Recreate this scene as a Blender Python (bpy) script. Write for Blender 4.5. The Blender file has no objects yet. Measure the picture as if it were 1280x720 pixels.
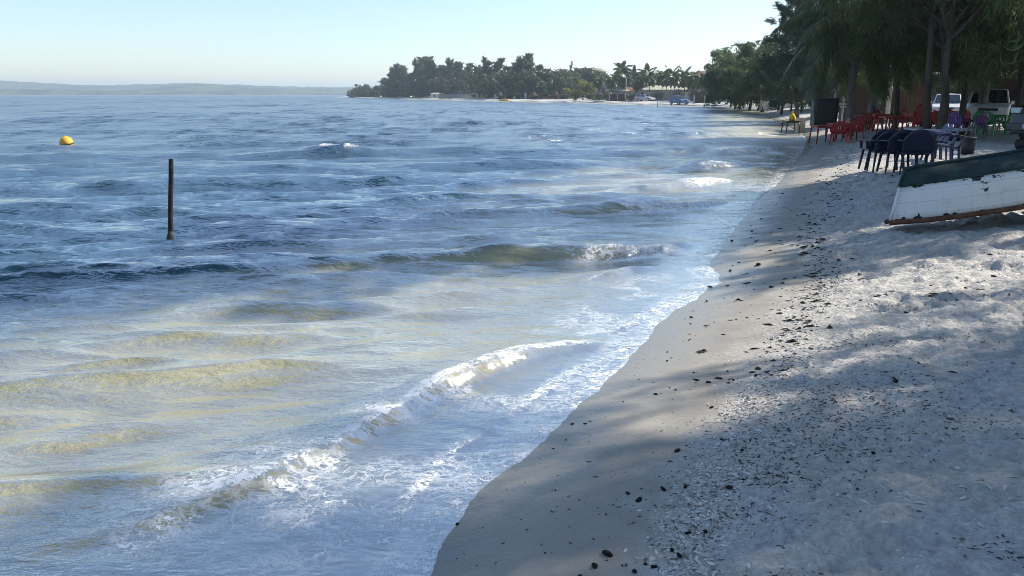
import bpy, bmesh, math, random
import numpy as np
from mathutils import Vector, Matrix
R = math.radians
S = bpy.context.scene
COL = S.collection
rng = np.random.default_rng(7)
random.seed(7)

# ------------------------------------------------------------------ camera, sky, sun, exposure
cam_d = bpy.data.cameras.new('camera'); cam = bpy.data.objects.new('camera', cam_d); COL.objects.link(cam)
cam_d.sensor_width = 36.0; cam_d.lens = 36.0 * 1005 / 1280
cam_d.clip_start = 0.05; cam_d.clip_end = 30000
cam.location = (0, 0, 2.0); cam.rotation_euler = (R(90 - 13.566), 0, 0)
S.camera = cam
SUN_AZ, SUN_EL = 70.0, 38.0            # azimuth clockwise from +Y (the view direction)
W = bpy.data.worlds.new('World'); S.world = W; W.use_nodes = True
wn = W.node_tree.nodes; wl = W.node_tree.links
for n in list(wn): wn.remove(n)
sky = wn.new('ShaderNodeTexSky'); sky.sky_type = 'NISHITA'; sky.sun_disc = False
sky.sun_elevation = R(SUN_EL); sky.sun_rotation = R(SUN_AZ)
sky.air_density = 1.0; sky.dust_density = 0.3; sky.ozone_density = 3.6; sky.altitude = 0
bg = wn.new('ShaderNodeBackground'); bg.inputs[1].default_value = 0.1
wo = wn.new('ShaderNodeOutputWorld')
hs = wn.new('ShaderNodeHueSaturation'); hs.inputs['Saturation'].default_value = 0.94; hs.inputs['Hue'].default_value = 0.498
wl.new(sky.outputs[0], hs.inputs['Color']); wl.new(hs.outputs[0], bg.inputs[0]); wl.new(bg.outputs[0], wo.inputs[0])
sd = bpy.data.lights.new('sun', 'SUN'); sd.energy = 4.3; sd.angle = R(0.53); sd.color = (1.0, 0.93, 0.83)
sun = bpy.data.objects.new('sun', sd); COL.objects.link(sun)
sv = Vector((math.sin(R(SUN_AZ)) * math.cos(R(SUN_EL)), math.cos(R(SUN_AZ)) * math.cos(R(SUN_EL)), math.sin(R(SUN_EL))))
sun.rotation_euler = sv.to_track_quat('Z', 'Y').to_euler(); sun.location = (30, 20, 40)
vs = S.view_settings
S.display_settings.display_device = 'sRGB'
vs.view_transform = 'Standard'; vs.look = 'None'; vs.exposure = 0.95; vs.gamma = 1.0; vs.use_curve_mapping = False
S.cycles.use_denoising = True; S.cycles.filter_width = 0.8
S.cycles.max_bounces = 8; S.cycles.transparent_max_bounces = 12
S.cycles.caustics_reflective = False; S.cycles.caustics_refractive = False
S.cycles.sample_clamp_indirect = 6.0

# ------------------------------------------------------------------ helpers
def hash2(ix, iy, seed):
    h = (ix.astype(np.int64) * 374761393 + iy.astype(np.int64) * 668265263 + seed * 1442695041) & 0x7fffffff
    h = ((h ^ (h >> 13)) * 1274126177) & 0x7fffffff
    return ((h ^ (h >> 16)) & 0xffff) / 65535.0
def vnoise(x, y, seed=0):
    ix = np.floor(x); iy = np.floor(y); fx = x - ix; fy = y - iy
    fx = fx * fx * (3 - 2 * fx); fy = fy * fy * (3 - 2 * fy)
    a = hash2(ix, iy, seed); b = hash2(ix + 1, iy, seed); c = hash2(ix, iy + 1, seed); d = hash2(ix + 1, iy + 1, seed)
    return (a * (1 - fx) + b * fx) * (1 - fy) + (c * (1 - fx) + d * fx) * fy
def fbm(x, y, seed=0, octaves=4):
    t = 0; amp = 0.5; s = 0
    for o in range(octaves):
        t = t + amp * vnoise(x * 2 ** o + 17.3 * o, y * 2 ** o - 9.1 * o, seed + o); s += amp; amp *= 0.5
    return t / s
def sstep(a, b, x):
    t = np.clip((x - a) / (b - a), 0, 1); return t * t * (3 - 2 * t)

def np_mesh(name, V, Q, smooth=True):
    me = bpy.data.meshes.new(name)
    V = np.asarray(V, dtype=np.float32); Q = np.asarray(Q, dtype=np.int32); k = Q.shape[1]
    me.vertices.add(len(V)); me.vertices.foreach_set('co', V.ravel())
    me.loops.add(Q.size); me.loops.foreach_set('vertex_index', Q.ravel())
    me.polygons.add(len(Q)); me.polygons.foreach_set('loop_start', np.arange(0, Q.size, k, dtype=np.int32))
    me.polygons.foreach_set('loop_total', np.full(len(Q), k, dtype=np.int32))
    me.polygons.foreach_set('use_smooth', np.full(len(Q), smooth))
    me.update(calc_edges=True); me.validate()
    return me
def link(name, me, mat=None, parent=None):
    o = bpy.data.objects.new(name, me); COL.objects.link(o)
    if mat and me is not None and len(me.materials) == 0: me.materials.append(mat)
    if parent: o.parent = parent
    return o
def tag(o, label=None, cat=None, group=None, kind=None):
    if label: o['label'] = label
    if cat: o['category'] = cat
    if group: o['group'] = group
    if kind: o['kind'] = kind
    return o
def thing(name, label, cat, loc, rz=0.0, group=None, scale=1.0):
    o = bpy.data.objects.new(name, None); COL.objects.link(o)
    o.empty_display_size = 0.2
    o.location = loc; o.rotation_euler = (0, 0, rz); o.scale = (scale,) * 3
    return tag(o, label, cat, group)
def copy_tree(o, parent=None):
    c = o.copy(); COL.objects.link(c); c.parent = parent
    for ch in list(o.children): copy_tree(ch, c)
    return c

class MB:
    def __init__(s): s.v = []; s.f = []
    def quad(s, a, b, c, d):
        n = len(s.v); s.v += [tuple(a), tuple(b), tuple(c), tuple(d)]; s.f.append((n, n + 1, n + 2, n + 3)); return s
    def poly(s, pts):
        n = len(s.v); s.v += [tuple(p) for p in pts]; s.f.append(tuple(range(n, n + len(pts)))); return s
    def box(s, c, d, rot=None):
        n = len(s.v)
        for sx in (-.5, .5):
            for sy in (-.5, .5):
                for sz in (-.5, .5):
                    p = Vector((sx * d[0], sy * d[1], sz * d[2]))
                    if rot is not None: p = rot @ p
                    s.v.append((c[0] + p.x, c[1] + p.y, c[2] + p.z))
        for f in ((0, 1, 3, 2), (4, 6, 7, 5), (0, 4, 5, 1), (2, 3, 7, 6), (0, 2, 6, 4), (1, 5, 7, 3)): s.f.append(tuple(n + i for i in f))
        return s
    def tube(s, path, rad, n=8, cap=True):
        path = [Vector(p) for p in path]; b0 = len(s.v); k = len(path)
        if not hasattr(rad, '__len__'): rad = [rad] * k
        up = Vector((0.31, 0.17, 0.93))
        for i, p in enumerate(path):
            t = (path[min(i + 1, k - 1)] - path[max(i - 1, 0)]).normalized()
            a = t.cross(up)
            if a.length < 1e-3: a = t.cross(Vector((1, 0, 0)))
            a.normalize(); b = t.cross(a)
            for j in range(n):
                an = 2 * math.pi * j / n
                q = p + rad[i] * (a * math.cos(an) + b * math.sin(an)); s.v.append(tuple(q))
        for i in range(k - 1):
            for j in range(n):
                j2 = (j + 1) % n
                s.f.append((b0 + i * n + j, b0 + i * n + j2, b0 + (i + 1) * n + j2, b0 + (i + 1) * n + j))
        if cap:
            s.f.append(tuple(b0 + j for j in reversed(range(n)))); s.f.append(tuple(b0 + (k - 1) * n + j for j in range(n)))
        return s
    def grid(s, rows):
        b0 = len(s.v); m = len(rows[0])
        for r in rows: s.v += [tuple(p) for p in r]
        for i in range(len(rows) - 1):
            for j in range(m - 1): s.f.append((b0 + i * m + j, b0 + i * m + j + 1, b0 + (i + 1) * m + j + 1, b0 + (i + 1) * m + j))
        return s
    def prism(s, pts, axis, a, b):
        """2-D outline pts extruded along axis 'x','y' or 'z' from a to b"""
        def m(p, t):
            if axis == 'x': return (t, p[0], p[1])
            if axis == 'y': return (p[0], t, p[1])
            return (p[0], p[1], t)
        n = len(s.v); k = len(pts)
        s.v += [m(p, a) for p in pts] + [m(p, b) for p in pts]
        s.f.append(tuple(n + i for i in reversed(range(k)))); s.f.append(tuple(n + k + i for i in range(k)))
        for i in range(k):
            j = (i + 1) % k; s.f.append((n + i, n + j, n + k + j, n + k + i))
        return s
    def mesh(s, name, smooth=False, bevel=0.0, solid=0.0, segs=2):
        me = bpy.data.meshes.new(name); me.from_pydata(s.v, [], s.f); me.update()
        bm = bmesh.new(); bm.from_mesh(me)
        bmesh.ops.remove_doubles(bm, verts=bm.verts, dist=1e-5)
        if solid: bmesh.ops.solidify(bm, geom=bm.faces[:], thickness=solid)
        bmesh.ops.recalc_face_normals(bm, faces=bm.faces)
        if bevel: bmesh.ops.bevel(bm, geom=[e for e in bm.edges if len(e.link_faces) == 2 and e.calc_face_angle(0) > 0.5], offset=bevel, segments=segs, affect='EDGES', profile=0.6)
        for f in bm.faces: f.smooth = smooth
        bm.to_mesh(me); bm.free()
        return me
    def build(s, name, mat, parent=None, **kw): return link(name, s.mesh(name, **kw), mat, parent)

# ------------------------------------------------------------------ materials
class NT:
    def __init__(s, name):
        s.m = bpy.data.materials.new(name); s.m.use_nodes = True; s.t = s.m.node_tree; s.n = s.t.nodes
        for n in list(s.n): s.n.remove(n)
        s.out = s.n.new('ShaderNodeOutputMaterial')
    def node(s, typ, **kw):
        n = s.n.new(typ)
        for k, v in kw.items():
            if k.startswith('i_'):
                key = k[2:].replace('_', ' '); s.put(n.inputs[int(key) if key.isdigit() else key], v)
            else: setattr(n, k, v)
        return n
    def put(s, sock, v):
        if isinstance(v, bpy.types.NodeSocket): s.t.links.new(v, sock)
        else:
            if isinstance(v, (tuple, list)) and len(v) == 3 and sock.type == 'RGBA': v = (*v, 1)
            sock.default_value = v
    def math(s, op, a, b=0.0, c=None, clamp=False):
        n = s.n.new('ShaderNodeMath'); n.operation = op; n.use_clamp = clamp
        s.put(n.inputs[0], a); s.put(n.inputs[1], b)
        if c is not None: s.put(n.inputs[2], c)
        return n.outputs[0]
    def mix(s, f, a, b):
        n = s.n.new('ShaderNodeMix'); n.data_type = 'RGBA'
        s.put(n.inputs[0], f); s.put(n.inputs[6], a); s.put(n.inputs[7], b); return n.outputs[2]
    def ramp(s, f, a, b):
        n = s.n.new('ShaderNodeMapRange'); n.interpolation_type = 'SMOOTHSTEP'
        s.put(n.inputs[0], f); s.put(n.inputs[1], a); s.put(n.inputs[2], b); return n.outputs[0]
    def pos(s): return s.n.new('ShaderNodeNewGeometry').outputs['Position']
    def obj(s): return s.n.new('ShaderNodeTexCoord').outputs['Object']
    def noise(s, vec, scale, detail=3, rough=0.55, stretch=None, dist=0.0):
        if stretch:
            mp = s.n.new('ShaderNodeMapping'); s.put(mp.inputs[0], vec); mp.inputs['Scale'].default_value = stretch; vec = mp.outputs[0]
        n = s.n.new('ShaderNodeTexNoise'); s.put(n.inputs['Vector'], vec); n.inputs['Scale'].default_value = scale
        n.inputs['Detail'].default_value = detail; n.inputs['Roughness'].default_value = rough; n.inputs['Distortion'].default_value = dist
        return n.outputs[0]
    def attr(s, name):
        n = s.n.new('ShaderNodeAttribute'); n.attribute_name = name; return n.outputs['Fac']
    def bump(s, h, dist, strength=1.0, normal=None):
        n = s.n.new('ShaderNodeBump'); s.put(n.inputs['Height'], h); n.inputs['Distance'].default_value = dist
        s.put(n.inputs['Strength'], strength)
        if normal is not None: s.put(n.inputs['Normal'], normal)
        return n.outputs[0]
    def bsdf(s, col, rough=0.5, spec=0.5, normal=None, metal=0.0, trans=0.0, sub=0.0):
        n = s.n.new('ShaderNodeBsdfPrincipled'); s.put(n.inputs['Base Color'], col); s.put(n.inputs['Roughness'], rough)
        s.put(n.inputs['Specular IOR Level'], spec); n.inputs['Metallic'].default_value = metal
        n.inputs['Transmission Weight'].default_value = trans
        if normal is not None: s.put(n.inputs['Normal'], normal)
        return n.outputs[0]
    def done(s, sh): s.t.links.new(sh, s.out.inputs[0]); return s.m

def simple(name, col, rough=0.5, spec=0.4, var=0.15, scale=6.0, bump=0.0, bscale=40.0, metal=0.0, dirt=None):
    t = NT(name); p = t.obj(); n = t.noise(p, scale, 4)
    c = t.mix(t.ramp(n, 0.3, 0.7), tuple(x * (1 - var) for x in col), tuple(min(1, x * (1 + var)) for x in col))
    if dirt: c = t.mix(t.math('MULTIPLY', t.ramp(t.noise(p, scale * 2.3, 5, 0.65), 0.52, 0.72), 0.7), c, dirt)
    nm = t.bump(t.noise(p, bscale, 3), bump) if bump else None
    return t.done(t.bsdf(c, rough, spec, nm, metal))

M = {}
M['wood_dark'] = simple('weathered_dark_wood', (0.022, 0.020, 0.020), 0.8, 0.3, 0.4, 9, 0.01, 30)
M['wood'] = simple('old_wood', (0.20, 0.13, 0.08), 0.75, 0.3, 0.35, 8, 0.006, 40)
M['buoy'] = simple('yellow_buoy_plastic', (0.80, 0.42, 0.03), 0.42, 0.5, 0.12, 5, dirt=(0.35, 0.22, 0.05))
M['slime'] = simple('buoy_growth', (0.03, 0.035, 0.02), 0.6, 0.4, 0.4, 20)
M['plastic_blue'] = simple('navy_plastic', (0.007, 0.011, 0.036), 0.38, 0.45, 0.15, 6)
M['plastic_blue_light'] = simple('blue_plastic', (0.018, 0.034, 0.13), 0.38, 0.45, 0.15, 6)
M['plastic_red'] = simple('red_plastic', (0.36, 0.018, 0.016), 0.42, 0.45, 0.2, 6)
M['plastic_green'] = simple('green_plastic', (0.03, 0.26, 0.06), 0.4, 0.45, 0.15, 6)
M['plastic_purple'] = simple('purple_plastic', (0.16, 0.06, 0.24), 0.4, 0.45, 0.15, 6)
M['plastic_brown'] = simple('dark_brown_plastic', (0.05, 0.028, 0.02), 0.45, 0.4, 0.2, 6)
M['yellow_cloth'] = simple('yellow_cloth', (0.60, 0.42, 0.03), 0.8, 0.2, 0.2, 14)
M['cardboard'] = simple('pale_board', (0.55, 0.46, 0.34), 0.8, 0.2, 0.15, 9)
M['white_paint'] = simple('white_painted_masonry', (0.58, 0.57, 0.54), 0.7, 0.3, 0.1, 3, dirt=(0.34, 0.32, 0.29))
M['grey_wall'] = simple('grey_render', (0.30, 0.30, 0.30), 0.85, 0.2, 0.2, 1.2, dirt=(0.18, 0.18, 0.17))
M['pale_roof'] = simple('pale_fibre_roof', (0.42, 0.41, 0.32), 0.85, 0.2, 0.15, 2)
M['red_tile'] = simple('clay_tile', (0.19, 0.10, 0.07), 0.8, 0.25, 0.25, 4)
M['brown_wall'] = simple('brown_kiosk_wall', (0.085, 0.052, 0.036), 0.8, 0.25, 0.25, 3)
M['black_tarp'] = simple('black_tarp', (0.012, 0.013, 0.015), 0.55, 0.4, 0.3, 4, 0.02, 6)
M['thatch'] = simple('dry_thatch', (0.10, 0.075, 0.05), 0.95, 0.1, 0.4, 14, 0.03, 30)
M['dark_pot'] = simple('dark_bin', (0.03, 0.03, 0.032), 0.6, 0.4, 0.3, 10)
M['metal'] = simple('galvanised_steel', (0.42, 0.43, 0.44), 0.5, 0.5, 0.15, 8, metal=0.3)
M['concrete'] = simple('concrete_post', (0.38, 0.37, 0.35), 0.85, 0.25, 0.15, 5)
M['tyre'] = simple('tyre_rubber', (0.018, 0.018, 0.018), 0.85, 0.2, 0.2, 20)
M['rim'] = simple('alloy_rim', (0.55, 0.55, 0.56), 0.35, 0.6, 0.1, 10, metal=0.7)
M['trim'] = simple('black_trim', (0.02, 0.02, 0.022), 0.55, 0.4, 0.1, 9)
M['lamp_glass'] = simple('headlamp_glass', (0.62, 0.65, 0.68), 0.12, 0.7, 0.1, 12)
M['lamp_red'] = simple('indicator_lens', (0.6, 0.16, 0.02), 0.2, 0.6, 0.1, 12)
def carpaint(name, col):
    t = NT(name); p = t.obj()
    c = t.mix(t.ramp(t.noise(p, 3, 3), 0.3, 0.7), tuple(x * .93 for x in col), col)
    n = t.n.new('ShaderNodeBsdfPrincipled'); t.put(n.inputs['Base Color'], c); n.inputs['Roughness'].default_value = 0.35
    n.inputs['Coat Weight'].default_value = 0.5; n.inputs['Coat Roughness'].default_value = 0.06
    return t.done(n.outputs[0])
M['car_white'] = carpaint('white_car_paint', (0.74, 0.75, 0.76))
M['car_silver'] = carpaint('silver_car_paint', (0.46, 0.47, 0.49))
M['car_black'] = carpaint('black_car_paint', (0.012, 0.013, 0.016))
M['car_blue'] = carpaint('blue_car_paint', (0.04, 0.09, 0.26))
def glassy(name, col):
    t = NT(name); c = t.mix(t.noise(t.obj(), 4, 2), tuple(x * .8 for x in col), col); return t.done(t.bsdf(c, 0.05, 0.9))
M['glass'] = glassy('tinted_car_glass', (0.02, 0.03, 0.04))
M['pane'] = glassy('window_pane', (0.03, 0.035, 0.04))

def bark(name, col):
    t = NT(name); p = t.obj(); n = t.noise(p, 5, 5, 0.6, (1, 1, 0.25))
    c = t.mix(t.ramp(n, 0.3, 0.7), tuple(x * .5 for x in col), col)
    return t.done(t.bsdf(c, 0.9, 0.2, t.bump(n, 0.03)))
M['bark'] = bark('grey_brown_bark', (0.10, 0.085, 0.070)); M['bark_palm'] = bark('palm_bark', (0.22, 0.20, 0.17))
def leaf(name, a, b, tr=0.3, c3=None, rough=0.45):
    t = NT(name); g = t.n.new('ShaderNodeNewGeometry'); r = g.outputs['Random Per Island']
    c = t.mix(r, a, b)
    big = t.ramp(t.noise(t.obj(), 0.55, 3), 0.35, 0.68); c = t.mix(t.math('MULTIPLY', big, 0.5), c, tuple(x * 1.5 for x in b))
    if c3: c = t.mix(t.ramp(r, 0.86, 0.93), c, c3)
    d = t.bsdf(c, rough, 0.45); tn = t.node('ShaderNodeBsdfTranslucent', i_Color=c)
    m = t.node('ShaderNodeMixShader', i_0=tr); t.t.links.new(d, m.inputs[1]); t.t.links.new(tn.outputs[0], m.inputs[2])
    return t.done(m.outputs[0])
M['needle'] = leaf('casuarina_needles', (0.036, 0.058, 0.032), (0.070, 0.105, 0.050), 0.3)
M['fneedle'] = leaf('hazy_casuarina_needles', (0.060, 0.080, 0.055), (0.125, 0.150, 0.090), 0.3)  # paler than the near needles: distance haze put into the leaf colour
M['fbroad'] = leaf('tree_belt_leaves', (0.040, 0.062, 0.030), (0.095, 0.125, 0.055), 0.25, (0.15, 0.14, 0.07))
M['broad'] = leaf('broad_leaves', (0.038, 0.070, 0.026), (0.090, 0.140, 0.045), 0.38, (0.14, 0.12, 0.03))
M['olive'] = leaf('yellow_green_leaves', (0.13, 0.15, 0.03), (0.26, 0.25, 0.06), 0.35)
M['scrub'] = leaf('scrub_leaves', (0.05, 0.065, 0.035), (0.11, 0.12, 0.06), 0.25)
M['frond'] = leaf('palm_fronds', (0.040, 0.070, 0.022), (0.085, 0.120, 0.035), 0.3, (0.22, 0.17, 0.05), 0.35)
M['grey_scrub'] = leaf('grey_scrub_leaves', (0.12, 0.13, 0.10), (0.20, 0.20, 0.16), 0.2)

# ------------------------------------------------------------------ shoreline and ground shape
SHORE = np.array([(-40, -160), (-14, -50), (-5, -16), (-2.2, -6), (-0.95, 0), (-0.45, 3.0), (-0.33, 3.6), (0.0, 4.22), (0.43, 5.08), (0.87, 5.9),
    (1.40, 7.2), (2.30, 8.7), (2.30, 9.6), (2.99, 11.2), (3.9, 13.5), (5.37, 16.9), (8.2, 23.8), (12.2, 33.5), (15.6, 44.3), (19.7, 61.2), (26, 86), (32, 103),
    (35.5, 118), (36, 130), (31.2, 146), (25.3, 163), (17.9, 184), (0, 223), (-29, 303), (-62, 385), (-96, 470), (-104, 486), (-100, 505), (-60, 560),
    (200, 760), (900, 1100), (3000, 1500), (6500, 1600), (6500, -6000), (-2500, -6000), (-200, -900)], dtype=float)
def smooth_poly(P, keep=2):
    for _ in range(keep):
        Q = np.empty((2 * len(P), 2)); N = np.roll(P, -1, 0)
        Q[0::2] = 0.75 * P + 0.25 * N; Q[1::2] = 0.25 * P + 0.75 * N; P = Q
    return P
SHP = smooth_poly(SHORE, 1)
def shore_s(x, y):
    """signed distance to the waterline, positive on land"""
    x = np.asarray(x, float); y = np.asarray(y, float); shp = x.shape; x = x.ravel(); y = y.ravel()
    best = np.full(x.shape, 1e18); inside = np.zeros(x.shape, bool)
    A = SHP; B = np.roll(SHP, -1, 0)
    for (ax, ay), (bx, by) in zip(A, B):
        dx, dy = bx - ax, by - ay; L = dx * dx + dy * dy
        t = np.clip(((x - ax) * dx + (y - ay) * dy) / L, 0, 1)
        ex = x - ax - t * dx; ey = y - ay - t * dy
        best = np.minimum(best, ex * ex + ey * ey)
        if dy != 0:
            c = ((ay > y) != (by > y)) & (x < dx * (y - ay) / dy + ax); inside ^= c
    d = np.sqrt(best)
    return np.where(inside, d, -d).reshape(shp)
PS = [-400, -120, -40, -15, -6, -2.5, -1, 0, 0.6, 1.2, 2, 3.2, 5, 9, 20, 60, 200, 600]
PZ = [-3.2, -2.6, -1.7, -1.0, -0.55, -0.27, -0.10, 0.0, 0.085, 0.185, 0.34, 0.46, 0.51, 0.55, 0.68, 1.0, 2.2, 4.0]
def ground_base(x, y, s=None):
    if s is None: s = shore_s(x, y)
    return np.interp(s, PS, PZ)
def ground(x, y): return float(ground_base(np.array([x]), np.array([y]))[0])

def relief(x, y, s):
    dry = sstep(0.75, 1.5, s + 0.5 * (fbm(x * 1.1, y * 1.1, 31, 2) - 0.5))
    n1 = fbm(x * 2.2, y * 2.2, 11, 3) - 0.5
    n2 = fbm(x * 6.0, y * 6.0, 12, 3) - 0.5
    n3 = fbm(x * 19.0, y * 19.0, 13, 3) - 0.5
    ridg = 1 - np.abs(2 * fbm(x * 3.1, y * 3.1, 14, 3) - 1)
    rough = 0.35 + 0.9 * sstep(0.42, 0.62, fbm(x * 0.55, y * 0.55, 15, 3)) + 0.5 * sstep(3.0, 4.5, x + 0.02 * y)
    z = dry * rough * (0.055 * n1 + 0.045 * n2 + 0.040 * n3 + 0.020 * (ridg - 0.7))
    return z + (1 - dry) * (0.012 * n1 * sstep(0.3, 0.9, s) + 0.001 * n3)

# footprints trodden into the dry sand
FEET = []
for k in range(150):
    fx = 1.4 + random.random() ** 0.8 * 7; fy = 2.0 + random.random() * 16
    FEET.append((fx + 0.28 * fy - 0.4, fy, random.uniform(0, 3.14), random.uniform(.6, 1.1)))
def feet(x, y):
    z = np.zeros_like(x)
    for fx, fy, a, q in FEET:
        m = (np.abs(x - fx) < 0.35) & (np.abs(y - fy) < 0.35)
        if not m.any(): continue
        dx = x[m] - fx; dy = y[m] - fy; u = dx * math.cos(a) + dy * math.sin(a); v = -dx * math.sin(a) + dy * math.cos(a)
        r = np.sqrt((u / 0.15) ** 2 + (v / 0.075) ** 2)
        z[m] += q * (-0.045 * np.exp(-r ** 3) + 0.022 * np.exp(-((r - 1.35) / 0.35) ** 2))
    return z

def polar_grid(cx, cy, ang, rad):
    A, Rr = np.meshgrid(ang, rad)
    X = cx + Rr * np.sin(A); Y = cy + Rr * np.cos(A)
    nr, na = X.shape
    i = np.arange(nr - 1)[:, None] * na + np.arange(na - 1)[None, :]
    Q = np.stack([i, i + na, i + na + 1, i + 1], -1).reshape(-1, 4)      # wound so that normals point up
    return X.ravel(), Y.ravel(), Rr.ravel(), Q
def radii(r0, fine, k, r1):
    r = [r0]
    while r[-1] < r1: r.append(r[-1] + max(fine, k * r[-1] ** 2 if r[-1] < 400 else k * 400 * r[-1]))
    return np.array(r)
def cull(V, Q, keep):
    Q = Q[keep[Q].any(1)]; used = np.unique(Q); mp = np.full(len(V), -1, np.int64); mp[used] = np.arange(len(used))
    return used, mp[Q]

# ground: one sheet from underfoot to the horizon (sea bed, beach, land)
ang = np.concatenate([np.linspace(R(-180), R(-34), 46)[:-1], np.linspace(R(-34), R(46), 560)[:-1], np.linspace(R(46), R(180), 44)])
rad = radii(0.25, 0.018, 0.00042, 7000)
gx, gy, gr, gq = polar_grid(0.3, -2.0, ang, rad)
gs = shore_s(gx, gy)
fade = 1 - sstep(40, 120, gr)
gz = ground_base(gx, gy, gs) + fade * relief(gx, gy, gs) + feet(gx, gy) * sstep(1.0, 1.8, gs)
gz += sstep(60, 160, gr) * sstep(3, 30, gs) * 0.5 * (fbm(gx * .05, gy * .05, 41, 3) - 0.4)
me = np_mesh('sand_beach', np.stack([gx, gy, gz], 1), gq)
a = me.attributes.new('shore', 'FLOAT', 'POINT'); a.data.foreach_set('value', np.clip(gs, -50, 400).astype(np.float32))
t = NT('sand'); p = t.pos(); s = t.attr('shore')
grain = t.noise(p, 330, 2, 0.6); mott = t.noise(p, 3.2, 4); fine = t.noise(p, 26, 4, 0.65)
wob = t.math('MULTIPLY_ADD', t.math('SUBTRACT', mott, 0.5), 1.1, s)
wet = t.math('SUBTRACT', 1.0, t.ramp(wob, 0.70, 1.35))
dryc = t.mix(t.ramp(fine, 0.35, 0.68), (0.42, 0.405, 0.37), (0.58, 0.56, 0.52))
dryc = t.mix(t.math('MULTIPLY', t.ramp(t.noise(p, 0.9, 4), 0.45, 0.7), 0.35), dryc, (0.42, 0.38, 0.32))
speck = t.math('MULTIPLY', t.ramp(t.noise(p, 62, 3, 0.7), 0.60, 0.66), t.ramp(t.noise(p, 1.6, 4, 0.6), 0.40, 0.60))
dryc = t.mix(t.math('MULTIPLY', speck, 0.45), dryc, (0.055, 0.050, 0.045))
wetc = t.mix(t.ramp(mott, 0.3, 0.7), (0.275, 0.252, 0.212), (0.33, 0.305, 0.262))
wetc = t.mix(t.math('MULTIPLY', t.ramp(t.noise(p, 90, 2, 0.6), 0.66, 0.7), 0.5), wetc, (0.10, 0.09, 0.08))
c = t.mix(wet, dryc, wetc); c = t.mix(t.math('MULTIPLY', t.math('SUBTRACT', 1.0, t.ramp(s, -0.20, 0.55)), 0.70), c, (0.16, 0.145, 0.11))
land = t.ramp(t.math('MULTIPLY_ADD', t.math('SUBTRACT', t.noise(p, 0.12, 4), 0.5), 22, s), 26, 46)
c = t.mix(land, c, t.mix(t.noise(p, 0.4, 4), (0.10, 0.095, 0.06), (0.22, 0.19, 0.13)))
shine = t.math('SUBTRACT', 1.0, t.ramp(wob, -0.1, 1.25))
ro = t.math('SUBTRACT', 0.92, t.math('MULTIPLY', shine, 0.76))
h = t.math('ADD', t.math('MULTIPLY', grain, 0.12), fine)
nm = t.bump(h, 0.028, t.math('SUBTRACT', 0.95, t.math('MULTIPLY', wet, 0.8)))
t.done(t.bsdf(c, ro, t.math('MULTIPLY_ADD', shine, 0.4, 0.12), nm))
M['sand'] = t.m
tag(link('sand_beach', me, t.m), 'white sand beach with smooth wet strip along the water', kind='structure')

# ------------------------------------------------------------------ the sea
def ridge(x, y, P, amps, wf, wb):
    """height of a wave crest along polyline P (shore end first); steep side on the left of its direction. returns h, d, env"""
    P = np.asarray(P, float)
    cum = np.concatenate([[0], np.cumsum(np.hypot(*np.diff(P, axis=0).T))]); tt = np.linspace(0, cum[-1], 40)
    def cr(col):
        return np.interp(tt, cum, P[:, col])
    k = np.array([1, 2, 3, 4, 3, 2, 1.]); k /= k.sum()
    def sm(v): return np.convolve(np.pad(v, 3, mode='reflect', reflect_type='odd'), k, 'valid')
    X = sm(cr(0)); Y = sm(cr(1)); Am = np.interp(tt, cum, amps)
    m = (x > X.min() - 4) & (x < X.max() + 4) & (y > Y.min() - 4) & (y < Y.max() + 4)
    xs = x[m]; ys = y[m]
    best = np.full(xs.shape, 1e9); sd_ = np.zeros(xs.shape); en = np.zeros(xs.shape); tp = np.zeros(xs.shape)
    for i in range(len(X) - 1):
        dx, dy = X[i + 1] - X[i], Y[i + 1] - Y[i]; L = math.hypot(dx, dy)
        u = np.clip(((xs - X[i]) * dx + (ys - Y[i]) * dy) / L / L, 0, 1)
        ex = xs - X[i] - u * dx; ey = ys - Y[i] - u * dy; dd = np.hypot(ex, ey)
        b = dd < best
        side = (-dy * (xs - X[i]) + dx * (ys - Y[i])) / L
        best = np.where(b, dd, best); sd_ = np.where(b, np.sign(side) * dd, sd_)
        en = np.where(b, Am[i] + u * (Am[i + 1] - Am[i]), en); tp = np.where(b, (i + u) / (len(X) - 1), tp)
    sd_ = sd_ + (0.06 + 0.8 * wf) * (fbm(xs * 2.1, ys * 2.1, 5, 4) - 0.5)
    h = np.where(sd_ > 0, np.exp(-(sd_ / wf) ** 2), np.exp(-(np.abs(sd_) / wb) ** 1.5))
    H = np.zeros(x.shape); D = np.full(x.shape, 9.0); E = np.zeros(x.shape); T = np.zeros(x.shape)
    endf = sstep(0.0, 0.06, tp) * (1 - sstep(0.94, 1.0, tp)) 
    H[m] = h * en; D[m] = sd_; E[m] = en * endf; T[m] = tp
    return H, D, E, T

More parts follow.
